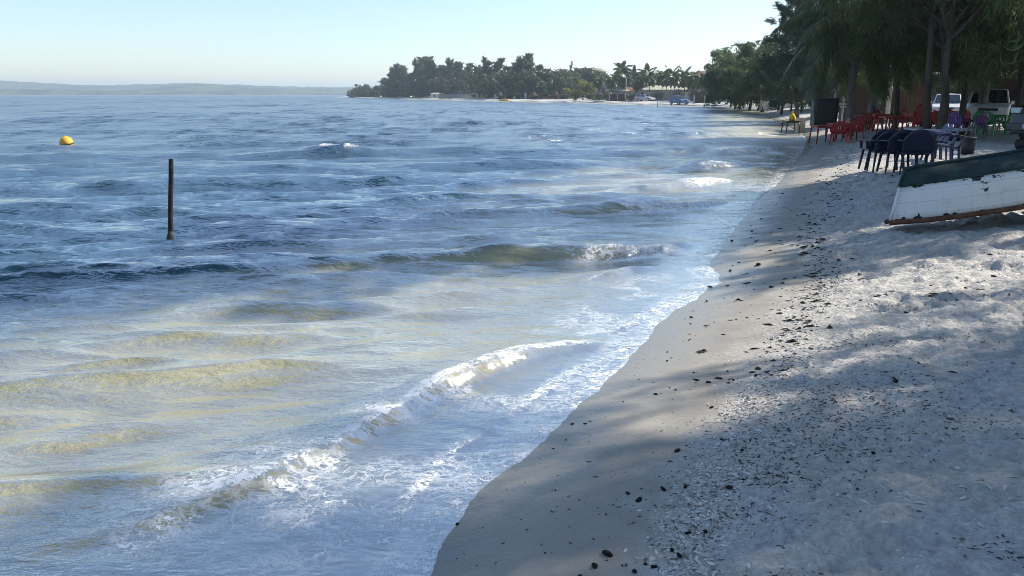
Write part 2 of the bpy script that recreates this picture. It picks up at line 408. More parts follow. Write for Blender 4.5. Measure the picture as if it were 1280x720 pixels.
ang = np.linspace(R(-62), R(37), 860)
rad = radii(2.2, 0.017, 0.00034, 6500)
wx, wy, wr, wq = polar_grid(0.2, -2.6, ang, rad)
ws = shore_s(wx, wy)
keep = ws < 0.9
used, wq = cull(np.stack([wx, wy], 1), wq, keep)
wx, wy, wr, ws = wx[used], wy[used], wr[used], ws[used]
sea = np.maximum(-ws, 0)
att = 0.03 + 0.97 * sstep(0.5, 3.2, sea)
dr = np.maximum(0.017, 0.00034 * np.minimum(wr, 400) * wr)
N = len(wx); hz = np.zeros(N); ox = np.zeros(N); oy = np.zeros(N)
wob1 = 1.3 * (fbm(wx * 0.22, wy * 0.22, 51, 2) - 0.5); 
gust = 0.55 + 0.9 * fbm(wx * 0.16, wy * 0.30, 52, 3)
for i in range(64):
    lam = 0.22 * (3.6 / 0.22) ** (i / 63.0); k = 2 * math.pi / lam
    th = R(-90 + 14) + rng.normal(0, 0.24 if lam < 1.4 else 0.15)
    kx, ky = math.cos(th), math.sin(th)
    ka = (0.060 if lam < 1.3 else 0.020) * rng.uniform(0.6, 1.4); am = ka / k
    w = 1 - sstep(0.22, 0.45, dr / lam)
    w = w * att * gust if lam < 1.6 else w * att
    ph = k * (kx * wx + ky * wy) + rng.uniform(0, 6.28) + wob1 * min(k, 4)
    sn = np.sin(ph); cs = np.cos(ph)
    hz += am * w * cs
    ox -= 0.9 * am * w * kx * sn; oy -= 0.9 * am * w * ky * sn
# the swell: long continuous crests that swing round towards the shore and crowd together as it shoals
psi = wy - 0.16 * wx - 1.5 * np.exp(-sea / 1.6) + 1.1 * (fbm(wx * 0.16, wy * 0.30, 53, 3) - 0.5)
psi = np.maximum(psi, -4.0); lamv = 1.0 + 0.15 * np.maximum(psi, -2)
phs = 2 * math.pi * np.log(np.maximum(1.0 + 0.15 * psi, 0.2)) / 0.15
envl = 0.35 + 1.1 * sstep(0.30, 0.70, fbm(wx * 0.20 + 7, wy * 0.55, 54, 3))
sw = 0.5 + 0.5 * np.cos(phs + 0.55 * np.sin(phs)); sw = sw ** 1.6
swh = 0.046 * np.minimum(lamv, 3.0) * envl * sw * (1 - sstep(0.16, 0.34, dr / lamv)) * sstep(0.5, 2.2, sea) * (0.50 + 0.50 * sstep(3.0, 7.5, sea))
hz += swh - 0.02; oy -= 1.0 * swh; ox += 0.2 * swh
# named crests: breaking waves that bend towards the shore
RID = [  # polyline from the shore end to the seaward end, heights, front width, back width
    ('bore', [(0.95, 6.45), (0.65, 6.30), (0.06, 5.95), (-0.45, 5.35), (-0.72, 4.90), (-1.0, 4.42), (-1.25, 3.95), (-1.7, 3.5), (-2.4, 3.2)], [.0, .04, .09, .10, .07, .055, .06, .05, .0], .08, .50),
    ('W2', [(2.75, 11.1), (2.25, 10.7), (1.75, 10.15), (1.28, 9.75), (0.65, 9.7), (0.0, 9.75), (-0.7, 9.65), (-1.4, 9.4), (-3.0, 8.9), (-4.6, 8.6)], [0, .06, .11, .19, .20, .19, .13, .10, .08, .04], .085, .75),
    ('W2b', [(1.75, 9.5), (1.5, 9.2), (1.1, 8.85), (0.85, 8.7)], [0, .05, .06, 0], .08, .25),
    ('W3', [(4.3, 15.6), (3.6, 14.8), (3.0, 14.2), (2.4, 13.85), (1.8, 13.7), (1.2, 13.6), (0.3, 13.5), (-1.5, 13.2)], [0, .08, .14, .22, .23, .20, .14, .06], .11, .9),
    ('W4', [(5.4, 19.4), (4.6, 18.6), (3.9, 17.9), (3.1, 17.3), (2.2, 16.9), (1.0, 16.6)], [0, .12, .17, .13, .09, 0], .14, .9),
    ('W5', [(7.3, 24), (6.5, 23.2), (5.8, 22.5), (5.1, 22.0), (4.0, 21.6)], [0, .12, .20, .18, 0], .16, .9),
    ('W6', [(9.9, 30.3), (8.7, 29.2), (7.5, 28.3), (6, 27.5)], [0, .14, .14, 0], .2, 1.0),
    ('cap', [(-4.4, 27.0), (-5.4, 26.9), (-6.4, 27.1), (-8, 27.6)], [0, .20, .20, .05], .3, 1.2),
    ('swash', [(2.1, 8.1), (1.7, 7.75), (1.30, 7.3), (1.05, 6.85), (0.55, 6.5)], [0, .012, .014, .012, 0], .03, .5),
    ('swash2', [(0.75, 6.0), (0.35, 5.45), (-0.05, 4.75), (-0.35, 4.2), (-0.5, 3.7), (-0.6, 3.3)], [0, .008, .010, .010, .008, 0], .03, .4),
]
foam = np.zeros(N); face = np.zeros(N)
lace = fbm(wx * 5.5, wy * 5.5, 61, 4); patch = fbm(wx * 1.6, wy * 1.6, 62, 3)
for nme, P, am, wf, wb in RID:
    h, d, e, tp = ridge(wx, wy, P, am, wf, wb)
    mod = 0.75 + 0.5 * fbm(wx * 2.2, wy * 2.2, 63, 3)
    hz += h * mod
    if nme == 'bore':
        lip = np.where(e > 0, sstep(0.02, 0.10, tp) * (1 - sstep(0.72, 0.95, tp)), 0)
        foam = np.maximum(foam, lip * (0.50 + 0.55 * patch) * sstep(0.05, 0.0, d) * sstep(-0.17, -0.05, d))
        low = np.where(e > 0, sstep(0.34, 0.50, tp) * (1 - sstep(0.80, 0.97, tp)), 0)
        foam = np.maximum(foam, low * sstep(0.02, -0.04, d) * sstep(-0.55, -0.10, d) * (0.20 + 0.55 * sstep(.38, .62, patch)))
    elif nme == 'W2':
        foam = np.maximum(foam, sstep(0.40, 0.26, tp) * sstep(0.02, 0.1, tp) * sstep(0.24, 0.05, d) * sstep(-0.22, -0.02, d) * (e > 0) * 0.72)
    elif nme in ('W3', 'W4', 'W5', 'W6'):
        q = 0.42 if nme in ('W3', 'W4') else 0.8
        foam = np.maximum(foam, sstep(q + .08, q - .1, tp) * sstep(0.02, 0.1, tp) * sstep(0.35, 0.08, d) * sstep(-0.3, -0.02, d) * (e > 0) * (0.72 if nme != 'W5' else 1.0))
    elif nme == 'cap':
        foam = np.maximum(foam, sstep(0.10, 0.25, tp) * sstep(0.70, 0.5, tp) * sstep(0.16, 0.05, d) * sstep(-0.12, -0.02, d) * (e > 0) * 0.78 * (0.5 + patch))
    elif nme in ('L4', 'olive2', 'W2b'):
        foam = np.maximum(foam, 0.5 * sstep(0.05, 0.0, d) * sstep(-0.08, -0.03, d) * (e > 0) * sstep(0.5, 0.65, patch))
    elif nme.startswith('swash'):
        foam = np.maximum(foam, 0.62 * sstep(0.02, 0.0, d) * sstep(-0.20, -0.02, d) * (e > 0))
# foam lying in the wash and along the edge of the water
near = 1 - sstep(14, 30, wy)
edge = sstep(0.45, 0.05, sea) * (0.36 + 0.16 * near)
wash = sstep(1.5, 0.5, sea) * (0.08 + 0.34 * sstep(0.46, 0.62, patch)) * (0.6 + 0.4 * near)
p2 = fbm(wx * 1.25 + .4 * wy, wy * 1.7, 64, 4)
lower = sstep(5.0, 4.2, wy) * sstep(2.0, 1.2, sea) * sstep(0.10, 0.40, sea) * (0.15 + 0.42 * sstep(0.42, 0.62, p2))
foam = np.maximum.reduce([foam, edge, wash, lower])
foam = np.maximum(foam, 0.16 * sstep(3.4, 2.0, sea) * sstep(0.52, 0.7, patch))
rg = 1 - np.abs(2 * fbm(wx * 0.62 + 1.5 * wob1, wy * 2.3, 91, 4) - 1) ; rg2 = 1 - np.abs(2 * fbm(wx * 0.26, wy * 1.05 + wob1, 95, 4) - 1)
rg = np.sqrt((1.0 - rg) ** 2 + 0.012); rg = 1.08 - rg; rg2 = 1.05 - np.sqrt((1.0 - rg2) ** 2 + 0.008)
rgh = att * (0.035 * (rg ** 1.5 - 0.6) * (1 - sstep(0.12, 0.3, dr)) + 0.05 * (rg2 ** 1.5 - 0.6) * (1 - sstep(0.25, 0.6, dr))) * gust * (0.35 + 0.65 * sstep(2.5, 7.0, sea))
hz += rgh; oy -= 1.6 * rgh; ox += 0.3 * rgh          # crests lean the way they run, steep in front and long behind
tiny = (fbm(wx * 9, wy * 9, 71, 2) - 0.5) * 0.006 * sstep(0.02, 0.5, sea)
hz += tiny + np.where(foam > 0.45, (foam - 0.45) * 0.035 * (lace), 0)
# sheet of the wash: thin film that follows the sand and ends on it
gb = ground_base(wx, wy, ws)
run = 0.16 * fbm(wx * 0.6, wy * 0.6, 81, 2) + 0.12 * fbm(wx * 2.6, wy * 2.6, 83, 3) - 0.09
film = 0.007 * sstep(-0.02, 0.10, sea)
lap = gb + 0.0075 * sstep(0.0, 0.10, run - ws) - 0.03 * sstep(0.0, 0.06, ws - run)
wz = np.where(sea > 0, np.maximum(hz + film, lap), lap)
wz = np.where(sea > 0.0, np.where(sea < 0.12, lap + (wz - lap) * (sea / 0.12), wz), lap)
rim = sstep(-0.01, 0.012, run - ws) * sstep(0.16, 0.03, run - ws) * (ws > -0.3)
foam = np.maximum(foam, rim * (0.42 + 0.20 * near)); foam = np.maximum(foam, (ws > 0) * (run > ws) * 0.24)
depth = np.clip(wz - gb, 0, 5)
far = sstep(0.08, 0.5, dr)
me = np_mesh('sea', np.stack([wx + ox, wy + oy, wz], 1), wq)
for nme, arr in (('depth', depth), ('foam', foam), ('far', far), ('sea', np.clip(sea, 0, 500))):
    at_ = me.attributes.new(nme, 'FLOAT', 'POINT'); at_.data.foreach_set('value', arr.astype(np.float32))
t = NT('sea_water'); p = t.pos(); dp = t.attr('depth'); fo = t.attr('foam'); fr = t.attr('far')
rip = t.noise(p, 9.0, 4, 0.6, (0.55, 1.15, 1)); rip2 = t.noise(p, 30.0, 3, 0.6, (0.6, 1.0, 1))
chop = t.noise(p, 0.85, 5, 0.62, (0.40, 1.0, 1), 0.4); swell = t.noise(p, 0.22, 6, 0.72, (0.6, 1.0, 1)); mid = t.noise(p, 2.6, 4, 0.6, (0.5, 1.1, 1), 0.3)
def ridged(n): return t.math('SUBTRACT', 1.0, t.math('ABSOLUTE', t.math('MULTIPLY_ADD', n, 4.0, -2.0)))
rip = ridged(rip); mid = t.math('MULTIPLY', mid, 2.2)
calm = t.math('MULTIPLY', t.ramp(dp, 0.0, 0.22), t.math('MULTIPLY_ADD', t.ramp(dp, 0.30, 0.75), 0.58, 0.42))
h = t.math('ADD', t.math('MULTIPLY', rip, t.math('MULTIPLY_ADD', calm, 0.0110, 0.0015)), t.math('MULTIPLY', rip2, t.math('MULTIPLY_ADD', calm, 0.003, 0.0022)))
h = t.math('ADD', h, t.math('MULTIPLY', chop, t.math('MULTIPLY_ADD', fr, 0.15, 0.05)))
h = t.math('ADD', h, t.math('MULTIPLY', swell, t.math('MULTIPLY', fr, 0.5)))
h = t.math('ADD', h, t.math('MULTIPLY', mid, t.math('MULTIPLY', calm, 0.030)))
nb_ = t.bump(h, 1.0)
def nvec(scale, stretch, k):
    mp = t.n.new('ShaderNodeMapping'); t.put(mp.inputs[0], p); mp.inputs['Scale'].default_value = stretch
    nz = t.n.new('ShaderNodeTexNoise'); t.put(nz.inputs['Vector'], mp.outputs[0]); nz.inputs['Scale'].default_value = scale; nz.inputs['Detail'].default_value = 7; nz.inputs['Roughness'].default_value = 0.68
    a1 = t.node('ShaderNodeVectorMath', operation='SUBTRACT'); t.put(a1.inputs[0], nz.outputs['Color']); a1.inputs[1].default_value = (.5, .5, .5)
    a2 = t.node('ShaderNodeVectorMath', operation='MULTIPLY'); t.put(a2.inputs[0], a1.outputs[0]); a2.inputs[1].default_value = (k * .6, k, 0)
    return a2.outputs[0]
n_f1 = nvec(0.55, (1, .28, 1), 3.4); n_f2 = nvec(0.07, (1, .30, 1), 1.8)
fa_ = t.node('ShaderNodeVectorMath', operation='ADD'); t.put(fa_.inputs[0], n_f1); t.put(fa_.inputs[1], n_f2); n_far = fa_.outputs[0]
sc_ = t.node('ShaderNodeVectorMath', operation='SCALE'); t.put(sc_.inputs[0], n_far); t.put(sc_.inputs['Scale'], fr)
n_mid = nvec(4.2, (.30, 1, 1), 2.6)
sm_ = t.node('ShaderNodeVectorMath', operation='SCALE'); t.put(sm_.inputs[0], n_mid); t.put(sm_.inputs['Scale'], calm)
ad_ = t.node('ShaderNodeVectorMath', operation='ADD'); t.put(ad_.inputs[0], nb_); t.put(ad_.inputs[1], sc_.outputs[0])
ad2 = t.node('ShaderNodeVectorMath', operation='ADD'); t.put(ad2.inputs[0], ad_.outputs[0]); t.put(ad2.inputs[1], sm_.outputs[0])
no_ = t.node('ShaderNodeVectorMath', operation='NORMALIZE'); t.put(no_.inputs[0], ad2.outputs[0]); nm = no_.outputs[0]
turb = t.math('SUBTRACT', 1.0, t.math('POWER', 2.718, t.math('MULTIPLY', dp, -8.0)))
olive = t.mix(t.ramp(t.noise(p, 1.1, 3), 0.3, 0.7), (0.37, 0.352, 0.225), (0.43, 0.412, 0.285))
deepf = t.ramp(dp, 0.34, 0.60)
body = t.mix(deepf, olive, (0.024, 0.074, 0.102))
tr = t.node('ShaderNodeBsdfTransparent', i_Color=(0.93, 0.95, 0.93)); df = t.node('ShaderNodeBsdfDiffuse', i_Color=body, i_Normal=nm)
bm_ = t.node('ShaderNodeMixShader', i_0=turb); t.t.links.new(tr.outputs[0], bm_.inputs[1]); t.t.links.new(df.outputs[0], bm_.inputs[2])
gl = t.node('ShaderNodeBsdfGlossy', i_Color=(1, 1, 1), i_Roughness=t.math('MULTIPLY_ADD', fr, 0.22, 0.06), i_Normal=nm)
fz = t.node('ShaderNodeFresnel', i_IOR=1.333, i_Normal=nm)
# unresolved wavelets lower the mean reflectance of a rough sea and lift the reflected lobe (Bruneton's mean Fresnel)
fzr = t.math('MULTIPLY', fz.outputs[0], t.math('SUBTRACT', t.math('MULTIPLY_ADD', t.ramp(dp, 0.30, 0.70), 0.17, 0.55), t.math('MULTIPLY', fr, 0.17)))
wat = t.node('ShaderNodeMixShader', i_0=fzr); t.t.links.new(bm_.outputs[0], wat.inputs[1]); t.t.links.new(gl.outputs[0], wat.inputs[2])
# foam: lacy net of bubbles, white
wv = t.n.new('ShaderNodeTexVoronoi'); wv.feature = 'DISTANCE_TO_EDGE'; wv.inputs['Scale'].default_value = 17.0
dn = t.n.new('ShaderNodeMix'); dn.data_type = 'VECTOR'; dn.inputs[0].default_value = 0.42
cn = t.n.new('ShaderNodeTexNoise'); cn.inputs['Scale'].default_value = 6.0; cn.inputs['Detail'].default_value = 4
t.put(cn.inputs['Vector'], p); t.put(dn.inputs[4], p); t.put(dn.inputs[5], cn.outputs['Color']); t.put(wv.inputs['Vector'], dn.outputs[1])
net = t.math('SUBTRACT', 1.0, t.ramp(wv.outputs['Distance'], 0.0, 0.30))
fn = t.noise(p, 11, 7, 0.74, (0.75, 1, 1), 0.8)
val = t.math('ADD', t.math('MULTIPLY', net, 0.16), t.math('ADD', t.math('MULTIPLY_ADD', fn, 1.45, -0.36), t.math('MULTIPLY', t.noise(p, 2.6, 4, 0.6, None, 0.8), 0.40)))
thr = t.math('SUBTRACT', 1.03, t.math('MULTIPLY', t.math('MINIMUM', fo, 1.0), 0.64))
thick = t.math('MULTIPLY', t.ramp(t.math('SUBTRACT', val, thr), 0.0, 0.13), t.ramp(fo, 0.30, 0.50))
def filament(scale, width, dist):
    n_ = t.noise(p, scale, 4, 0.6, (0.8, 1, 1), dist)
    return t.math('SUBTRACT', 1.0, t.ramp(t.math('ABSOLUTE', t.math('SUBTRACT', n_, 0.5)), 0.0, width))
lacef = t.math('MAXIMUM', filament(4.5, 0.050, 1.2), t.math('MULTIPLY', filament(11.0, 0.060, 0.8), 0.8))
thin = t.math('MULTIPLY', t.math('MULTIPLY', lacef, t.ramp(fo, 0.10, 0.50)), t.math('MULTIPLY_ADD', fn, 1.1, -0.05))
fm = t.math('MAXIMUM', thick, thin, clamp=True)
fnm = t.bump(t.math('ADD', t.noise(p, 38, 3), t.math('MULTIPLY', fm, 0.8)), 0.009)
fd = t.bsdf((0.88, 0.89, 0.89), 0.55, 0.3, fnm)
fin = t.node('ShaderNodeMixShader', i_0=t.math('MULTIPLY', fm, 0.96)); t.t.links.new(wat.outputs[0], fin.inputs[1]); t.t.links.new(fd, fin.inputs[2])
t.done(fin.outputs[0]); M['sea'] = t.m
tag(link('sea', me, t.m), 'rippled blue green bay water with small breaking waves', kind='structure')

# ------------------------------------------------------------------ far hills across the bay
def fx(px, Y): return (px - 640) / 1034.0 * Y       # easting of a bearing at distance Y
def ridge_hill(name, label, pts, Y, deep, mat, seed):
    """a long hill: crest heights by bearing, real slope towards the viewer and away"""
    xs = np.linspace(fx(pts[0][0], Y), fx(pts[-1][0], Y), 640); hx = [fx(q[0], Y) for q in pts]
    crest = np.interp(xs, hx, [q[1] for q in pts]) * Y / 1063.0 + 2.0
    crest = crest * (0.96 + 0.10 * fbm(xs * 0.012, xs * 0 + seed, seed, 4)) + 5.0 * (fbm(xs * 0.045, xs * 0 + seed, seed + 7, 3) - 0.45) * sstep(6, 16, crest)
    rows = np.linspace(0, 1, 26); V = []
    for r in rows:
        yy = Y + deep * (r - 0.5); prof = math.sin(math.pi * r) ** 0.8
        z = -3 + (crest + 3) * prof * (1 + 0.22 * (fbm(xs * 0.02, xs * 0 + r * 6, seed + 3, 3) - 0.5) * math.sin(2 * math.pi * r))
        V.append(np.stack([xs * (yy / Y), np.full_like(xs, yy), z], 1))
    V = np.concatenate(V); n = 640
    i = np.arange(25)[:, None] * n + np.arange(n - 1)[None, :]
    Q = np.stack([i, i + 1, i + n + 1, i + n], -1).reshape(-1, 4)
    return tag(link(name, np_mesh(name, V, Q), mat), label, kind='structure')
t = NT('hill_cover'); p = t.pos()
c = t.mix(t.ramp(t.noise(p, 0.008, 6, 0.68), 0.44, 0.56), (0.016, 0.026, 0.018), (0.085, 0.11, 0.045))
c = t.mix(t.math('MULTIPLY', t.ramp(t.noise(p, 0.03, 5, 0.75), 0.52, 0.57), 0.8), c, (0.012, 0.02, 0.014)); t.done(t.bsdf(c, 0.95, 0.1)); M['hill'] = t.m
ridge_hill('hill', 'long low wooded hill across the bay', [(-420, 14), (-200, 18), (0, 17), (40, 15), (110, 10), (180, 12), (240, 13), (300, 11), (360, 9), (430, 8), (520, 8), (640, 5), (800, 0)], 2900, 700, M['hill'], 5)
ridge_hill('hill', 'pale grassy hill rising at the bay head', [(120, 0), (170, 6), (215, 10), (245, 13), (270, 12), (300, 8), (360, 7), (430, 7), (470, 5), (560, 2)], 2350, 420, M['hill'], 9)
ridge_hill('hill', 'low near shore wooded bank across the bay', [(-420, 7), (-200, 6), (0, 6), (60, 5), (140, 4.5), (210, 3.5), (300, 3), (380, 1.5), (440, 0)], 2050, 160, M['hill'], 13)

# ------------------------------------------------------------------ trees
def leaf_quads(C, Dv, L, Wd, rs, curl=0.0):
    """flat pointed leaf faces: centres C, directions Dv, lengths L, widths Wd"""
    n = len(C); Dv = Dv / np.linalg.norm(Dv, axis=1, keepdims=True)
    rnd = rs.normal(size=(n, 3)); S_ = np.cross(Dv, rnd); S_ /= np.linalg.norm(S_, axis=1, keepdims=True) + 1e-9
    L = np.broadcast_to(L, (n,))[:, None]; Wd = np.broadcast_to(Wd, (n,))[:, None]
    base = C - Dv * L * 0.5; mid = C + np.array([0, 0, 1]) * curl * L
    V = np.stack([base, mid + S_ * Wd * 0.5, C + Dv * L * 0.5, mid - S_ * Wd * 0.5], 1).reshape(-1, 3)
    Q = np.arange(4 * n).reshape(-1, 4)
    return V, Q
def limb(p0, d, L, rs, n=5, rise=0.15, wob=0.18):
    p = np.array(p0, float); d = np.array(d, float); d /= np.linalg.norm(d); out = [p.copy()]
    for i in range(n):
        d = d + rs.normal(0, wob, 3) * 0.5 + np.array([0, 0, rise / n]); d /= np.linalg.norm(d)
        p = p + d * L / n; out.append(p.copy())
    return np.array(out)
def along(path, t):
    k = (len(path) - 1) * t; i = np.minimum(k.astype(int), len(path) - 2); f = (k - i)[:, None]
    return path[i] * (1 - f) + path[i + 1] * f, path[i + 1] - path[i]

def casuarina(seed, H=12.0, n=26000, ll=0.38, lw=0.026, bare=0.22, spread=0.27, rise=0.55, lean=0.0, thick=0.16, up=-0.30):
    rs = np.random.default_rng(seed); w = MB()
    tr = limb((0, 0, -0.3), (lean, lean * .4, 1), H * 0.97, rs, 10, 0.1, 0.10)
    w.tube(tr, [thick * (1 - 0.93 * i / 10) + 0.012 for i in range(11)], 9)
    tw = []
    nl = 54
    for k in range(nl):
        f = bare + (1 - bare) * (k / nl) ** 0.9 * 0.98
        b, _ = along(tr, np.array([f])); az = k * 2.4 + rs.uniform(-.5, .5)
        Lb = H * spread * (1.0 - 0.80 * (f - bare) / (1 - bare)) * rs.uniform(.55, 1.15) * (0.75 if f < bare + .08 else 1)
        path = limb(b[0], (math.cos(az), math.sin(az), rise + rs.uniform(-.3, .3)), Lb, rs, 5, 0.35, 0.22)
        w.tube(path, [0.035 * (1 - .85 * i / 5) * max(Lb, 1) / 3 + .004 for i in range(6)], 5, False)
        tw.append((path, Lb))
    wt = np.array([q[1] for q in tw]); cnt = (n * wt / wt.sum()).astype(int)
    C = []; D = []
    for (path, Lb), m in zip(tw, cnt):
        g = max(3, int(m / 70))
        tc = rs.uniform(0.18, 1.05, g); cc, dd = along(path, np.clip(tc, 0, .999)); dd = dd / (np.linalg.norm(dd, axis=1, keepdims=True) + 1e-9)
        cc = cc + rs.normal(0, 0.10 * Lb, (g, 3)) * np.array([1, 1, .75])
        dirs = dd + rs.normal(0, .55, (g, 3)) + np.array([0, 0, .25])
        idx = rs.integers(0, g, m); dirs = dirs / np.linalg.norm(dirs, axis=1, keepdims=True)
        u = rs.uniform(-.2, 1.0, m)
        C.append(cc[idx] + dirs[idx] * (u * 0.75)[:, None] + rs.normal(0, .10, (m, 3)))
        D.append(dirs[idx] + rs.normal(0, .55, (m, 3)) + np.array([0, 0, up]))
    C = np.concatenate(C); D = np.concatenate(D)
    V, Q = leaf_quads(C, D, ll * rs.uniform(.6, 1.3, len(C)), lw, rs)
    return w.mesh('trunk', smooth=True), np_mesh('crown', V, Q, False)

def broadleaf(seed, H=8.0, Rr=3.6, n=22000, ll=0.20, lw=0.10, bare=0.30, flat=0.75, trunks=1, thick=0.17, droop=0.1, lean=0.12):
    rs = np.random.default_rng(seed); w = MB(); tips = []
    for q in range(trunks):
        a0 = 6.28 * q / trunks + rs.uniform(-.4, .4); off = 0.0 if trunks == 1 else 0.30
        hb = H * bare * rs.uniform(.85, 1.25)
        tr = limb((off * math.cos(a0), off * math.sin(a0), -0.25), (math.cos(a0) * lean, math.sin(a0) * lean, 1), hb + .25, rs, 6, 0.0, 0.10)
        w.tube(tr, [thick * (1.55 if i == 0 else 1.0 - .06 * i) for i in range(7)], 9)
        nl = 13 if trunks == 1 else 8
        for k in range(nl):
            b, _ = along(tr, np.array([rs.uniform(.72, 1.0)])); az = k * 2.4 + rs.uniform(-.5, .5) + a0; el = rs.uniform(-.05, 1.25)
            tgt = np.array([math.cos(az) * math.cos(el) * Rr, math.sin(az) * math.cos(el) * Rr, hb + (H - hb) * (.12 + .85 * math.sin(max(el, 0)))]) * np.array([1, 1, 1.])
            d = tgt - b[0]; path = limb(b[0], d, np.linalg.norm(d) * rs.uniform(.7, 1.0), rs, 6, 0.05, 0.22)
            w.tube(path, [thick * .5 * (1 - .88 * i / 6) + .006 for i in range(7)], 6, False)
            for j in range(6):
                f = rs.uniform(.35, 1.0); b2, d2 = along(path, np.array([min(f, .999)])); d2 = d2[0] / np.linalg.norm(d2[0])
                p2 = limb(b2[0], d2 + rs.normal(0, .75, 3), Rr * rs.uniform(.22, .42), rs, 4, 0.0, .25)
                w.tube(p2, [.022, .018, .014, .009, .005], 4, False); tips.append(p2)
    m = n // len(tips); C = []; D = []
    for p2 in tips:
        g = 7; tc = rs.uniform(.15, 1, g); cc, dd = along(p2, np.clip(tc, 0, .999)); cc = cc + rs.normal(0, Rr * .075, (g, 3)) * np.array([1, 1, flat])
        idx = rs.integers(0, g, m); v = rs.normal(0, 1, (m, 3)); v /= np.linalg.norm(v, axis=1, keepdims=True); r = rs.uniform(0, 1, m) ** .5
        C.append(cc[idx] + v * (r * Rr * .13)[:, None] * np.array([1, 1, flat]))
        D.append(v + rs.normal(0, .6, (m, 3)) + np.array([0, 0, -droop]))
    C = np.concatenate(C); D = np.concatenate(D)
    V, Q = leaf_quads(C, D, ll * rs.uniform(.65, 1.3, len(C)), lw * rs.uniform(.7, 1.2, len(C)), rs, -.06)
    return w.mesh('trunk', smooth=True), np_mesh('crown', V, Q, False)

def palm(seed, H=9.0, nf=22, L=3.2, leaflets=46, lw=0.045, lean=0.08, thick=0.13):
    rs = np.random.default_rng(seed); w = MB()
    tr = limb((0, 0, -0.3), (lean, lean * .3, 1), H + .3, rs, 8, 0.05, 0.05)
    w.tube(tr, [thick * (1.7 if i == 0 else 1.12 - .05 * i) for i in range(9)], 9)
    top = tr[-1]; V = []; Q = []; nb = 0
    for k in range(nf):
        az = k * 2.399 + rs.uniform(-.3, .3); age = k / nf; el = 1.25 - 1.85 * age + rs.uniform(-.15, .15)
        Lf = L * rs.uniform(.85, 1.1); sag = 0.9 + .6 * age
        d = np.array([math.cos(az) * math.cos(el), math.sin(az) * math.cos(el), math.sin(el)]); p = top.copy(); path = [p]
        for i in range(9):
            d = d + np.array([.10 * -math.sin(az) * rs.normal() * .2, 0, -sag * .165]) + np.array([-.03, -.01, 0]); d /= np.linalg.norm(d); p = p + d * Lf / 9; path.append(p)
        path = np.array(path)
        w2 = MB(); w2.tube(path, [.03 * (1 - .9 * i / 9) + .003 for i in range(10)], 4, False); fv = np.array(w2.v); fq = np.array(w2.f)
        V.append(fv); Q.append(fq + nb); nb += len(fv)
        tc = np.linspace(.14, .995, leaflets)
        b, dd = along(path, np.clip(tc, 0, .998)); dd = dd / np.linalg.norm(dd, axis=1, keepdims=True)
        side = np.cross(dd, np.array([0, 0, 1.])); side /= np.linalg.norm(side, axis=1, keepdims=True) + 1e-6
        for sg in (-1, 1):
            ln = (L * .25 * np.sin(np.pi * np.clip(tc * .86 + .12, 0, 1)) ** .7 * rs.uniform(.85, 1.1, leaflets))[:, None]
            dv = side * sg + dd * .75 + np.array([0, 0, -.25]) + rs.normal(0, .13, (leaflets, 3)); dv /= np.linalg.norm(dv, axis=1, keepdims=True)
            mid = b + dv * ln * .55; tip = mid + (dv + np.array([0, 0, -.75 - .4 * age])) * ln * .42
            wv_ = dd * lw * .5
            vv = np.stack([b - wv_ * .7, b + wv_ * .7, mid + wv_, mid - wv_, tip + wv_ * .15, tip - wv_ * .15], 1).reshape(-1, 3)
            i0 = nb + np.arange(leaflets) * 6
            V.append(vv); Q.append(np.concatenate([np.stack([i0, i0 + 1, i0 + 2, i0 + 3], 1), np.stack([i0 + 3, i0 + 2, i0 + 4, i0 + 5], 1)])); nb += len(vv)
    return w.mesh('trunk', smooth=True), np_mesh('crown', np.concatenate(V), np.concatenate(Q), False)

TM = {}; TOPZ = {}
def tm(key, fn, mats):
    a, b = fn; TOPZ[key] = max(v.co.z for v in b.vertices); a.materials.append(M[mats[0]]); b.materials.append(M[mats[1]]); TM[key] = (a, b)
for i in range(2): tm('cas%d' % i, casuarina(100 + i, 13.0, 26000, .40, .030, .25, .27), ('bark', 'needle'))
tm('casd', casuarina(120, 13.0, 11000, .46, .040, .20, .30, .5), ('bark', 'needle'))
for i in range(3): tm('broad%d' % i, broadleaf(200 + i, 7.5, 3.9, 30000, .34, .050, .40, .8, 1, .135, .9), ('bark', 'broad'))
tm('triple', broadleaf(220, 9.0, 4.4, 36000, .34, .050, .50, .9, 3, .125, .9, .07), ('bark', 'broad'))
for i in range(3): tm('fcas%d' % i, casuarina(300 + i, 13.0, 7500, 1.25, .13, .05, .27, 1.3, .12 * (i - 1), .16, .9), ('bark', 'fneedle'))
for i in range(3): tm('fbroad%d' % i, broadleaf(310 + i, 9, 4.6, 4600, .60, .36, .18, .8), ('bark', 'fbroad'))
tm('fscrub', broadleaf(320, 4, 3.0, 2600, .45, .26, .06, .7), ('bark', 'scrub'))
tm('fgrey', broadleaf(321, 4.5, 3.2, 2600, .45, .22, .08, .8), ('bark', 'grey_scrub'))
tm('folive', broadleaf(322, 6, 3.2, 3000, .50, .32, .14, .8), ('bark', 'olive'))
tm('fbare', casuarina(330, 8, 900, .6, .10, .3, .55, .3, .25), ('bark', 'needle'))
tm('fspire', casuarina(331, 14, 2600, .5, .12, .05, .07, .9), ('bark', 'needle'))
tm('cash', casuarina(340, 10.0, 17000, .55, .05, .12, .34, .5, .05, .14), ('bark', 'needle'))
tm('mbroad0', broadleaf(341, 7.5, 4.4, 17000, .50, .11, .24, .8, 1, .17, .7), ('bark', 'broad'))
tm('mbroad1', broadleaf(342, 7.5, 4.4, 17000, .50, .11, .28, .8, 1, .17, .7), ('bark', 'broad'))
for i in range(3): tm('palm%d' % i, palm(400 + i, 8.0, 28, 3.9, 34, .20, .10 * (i - 1)), ('bark_palm', 'frond'))
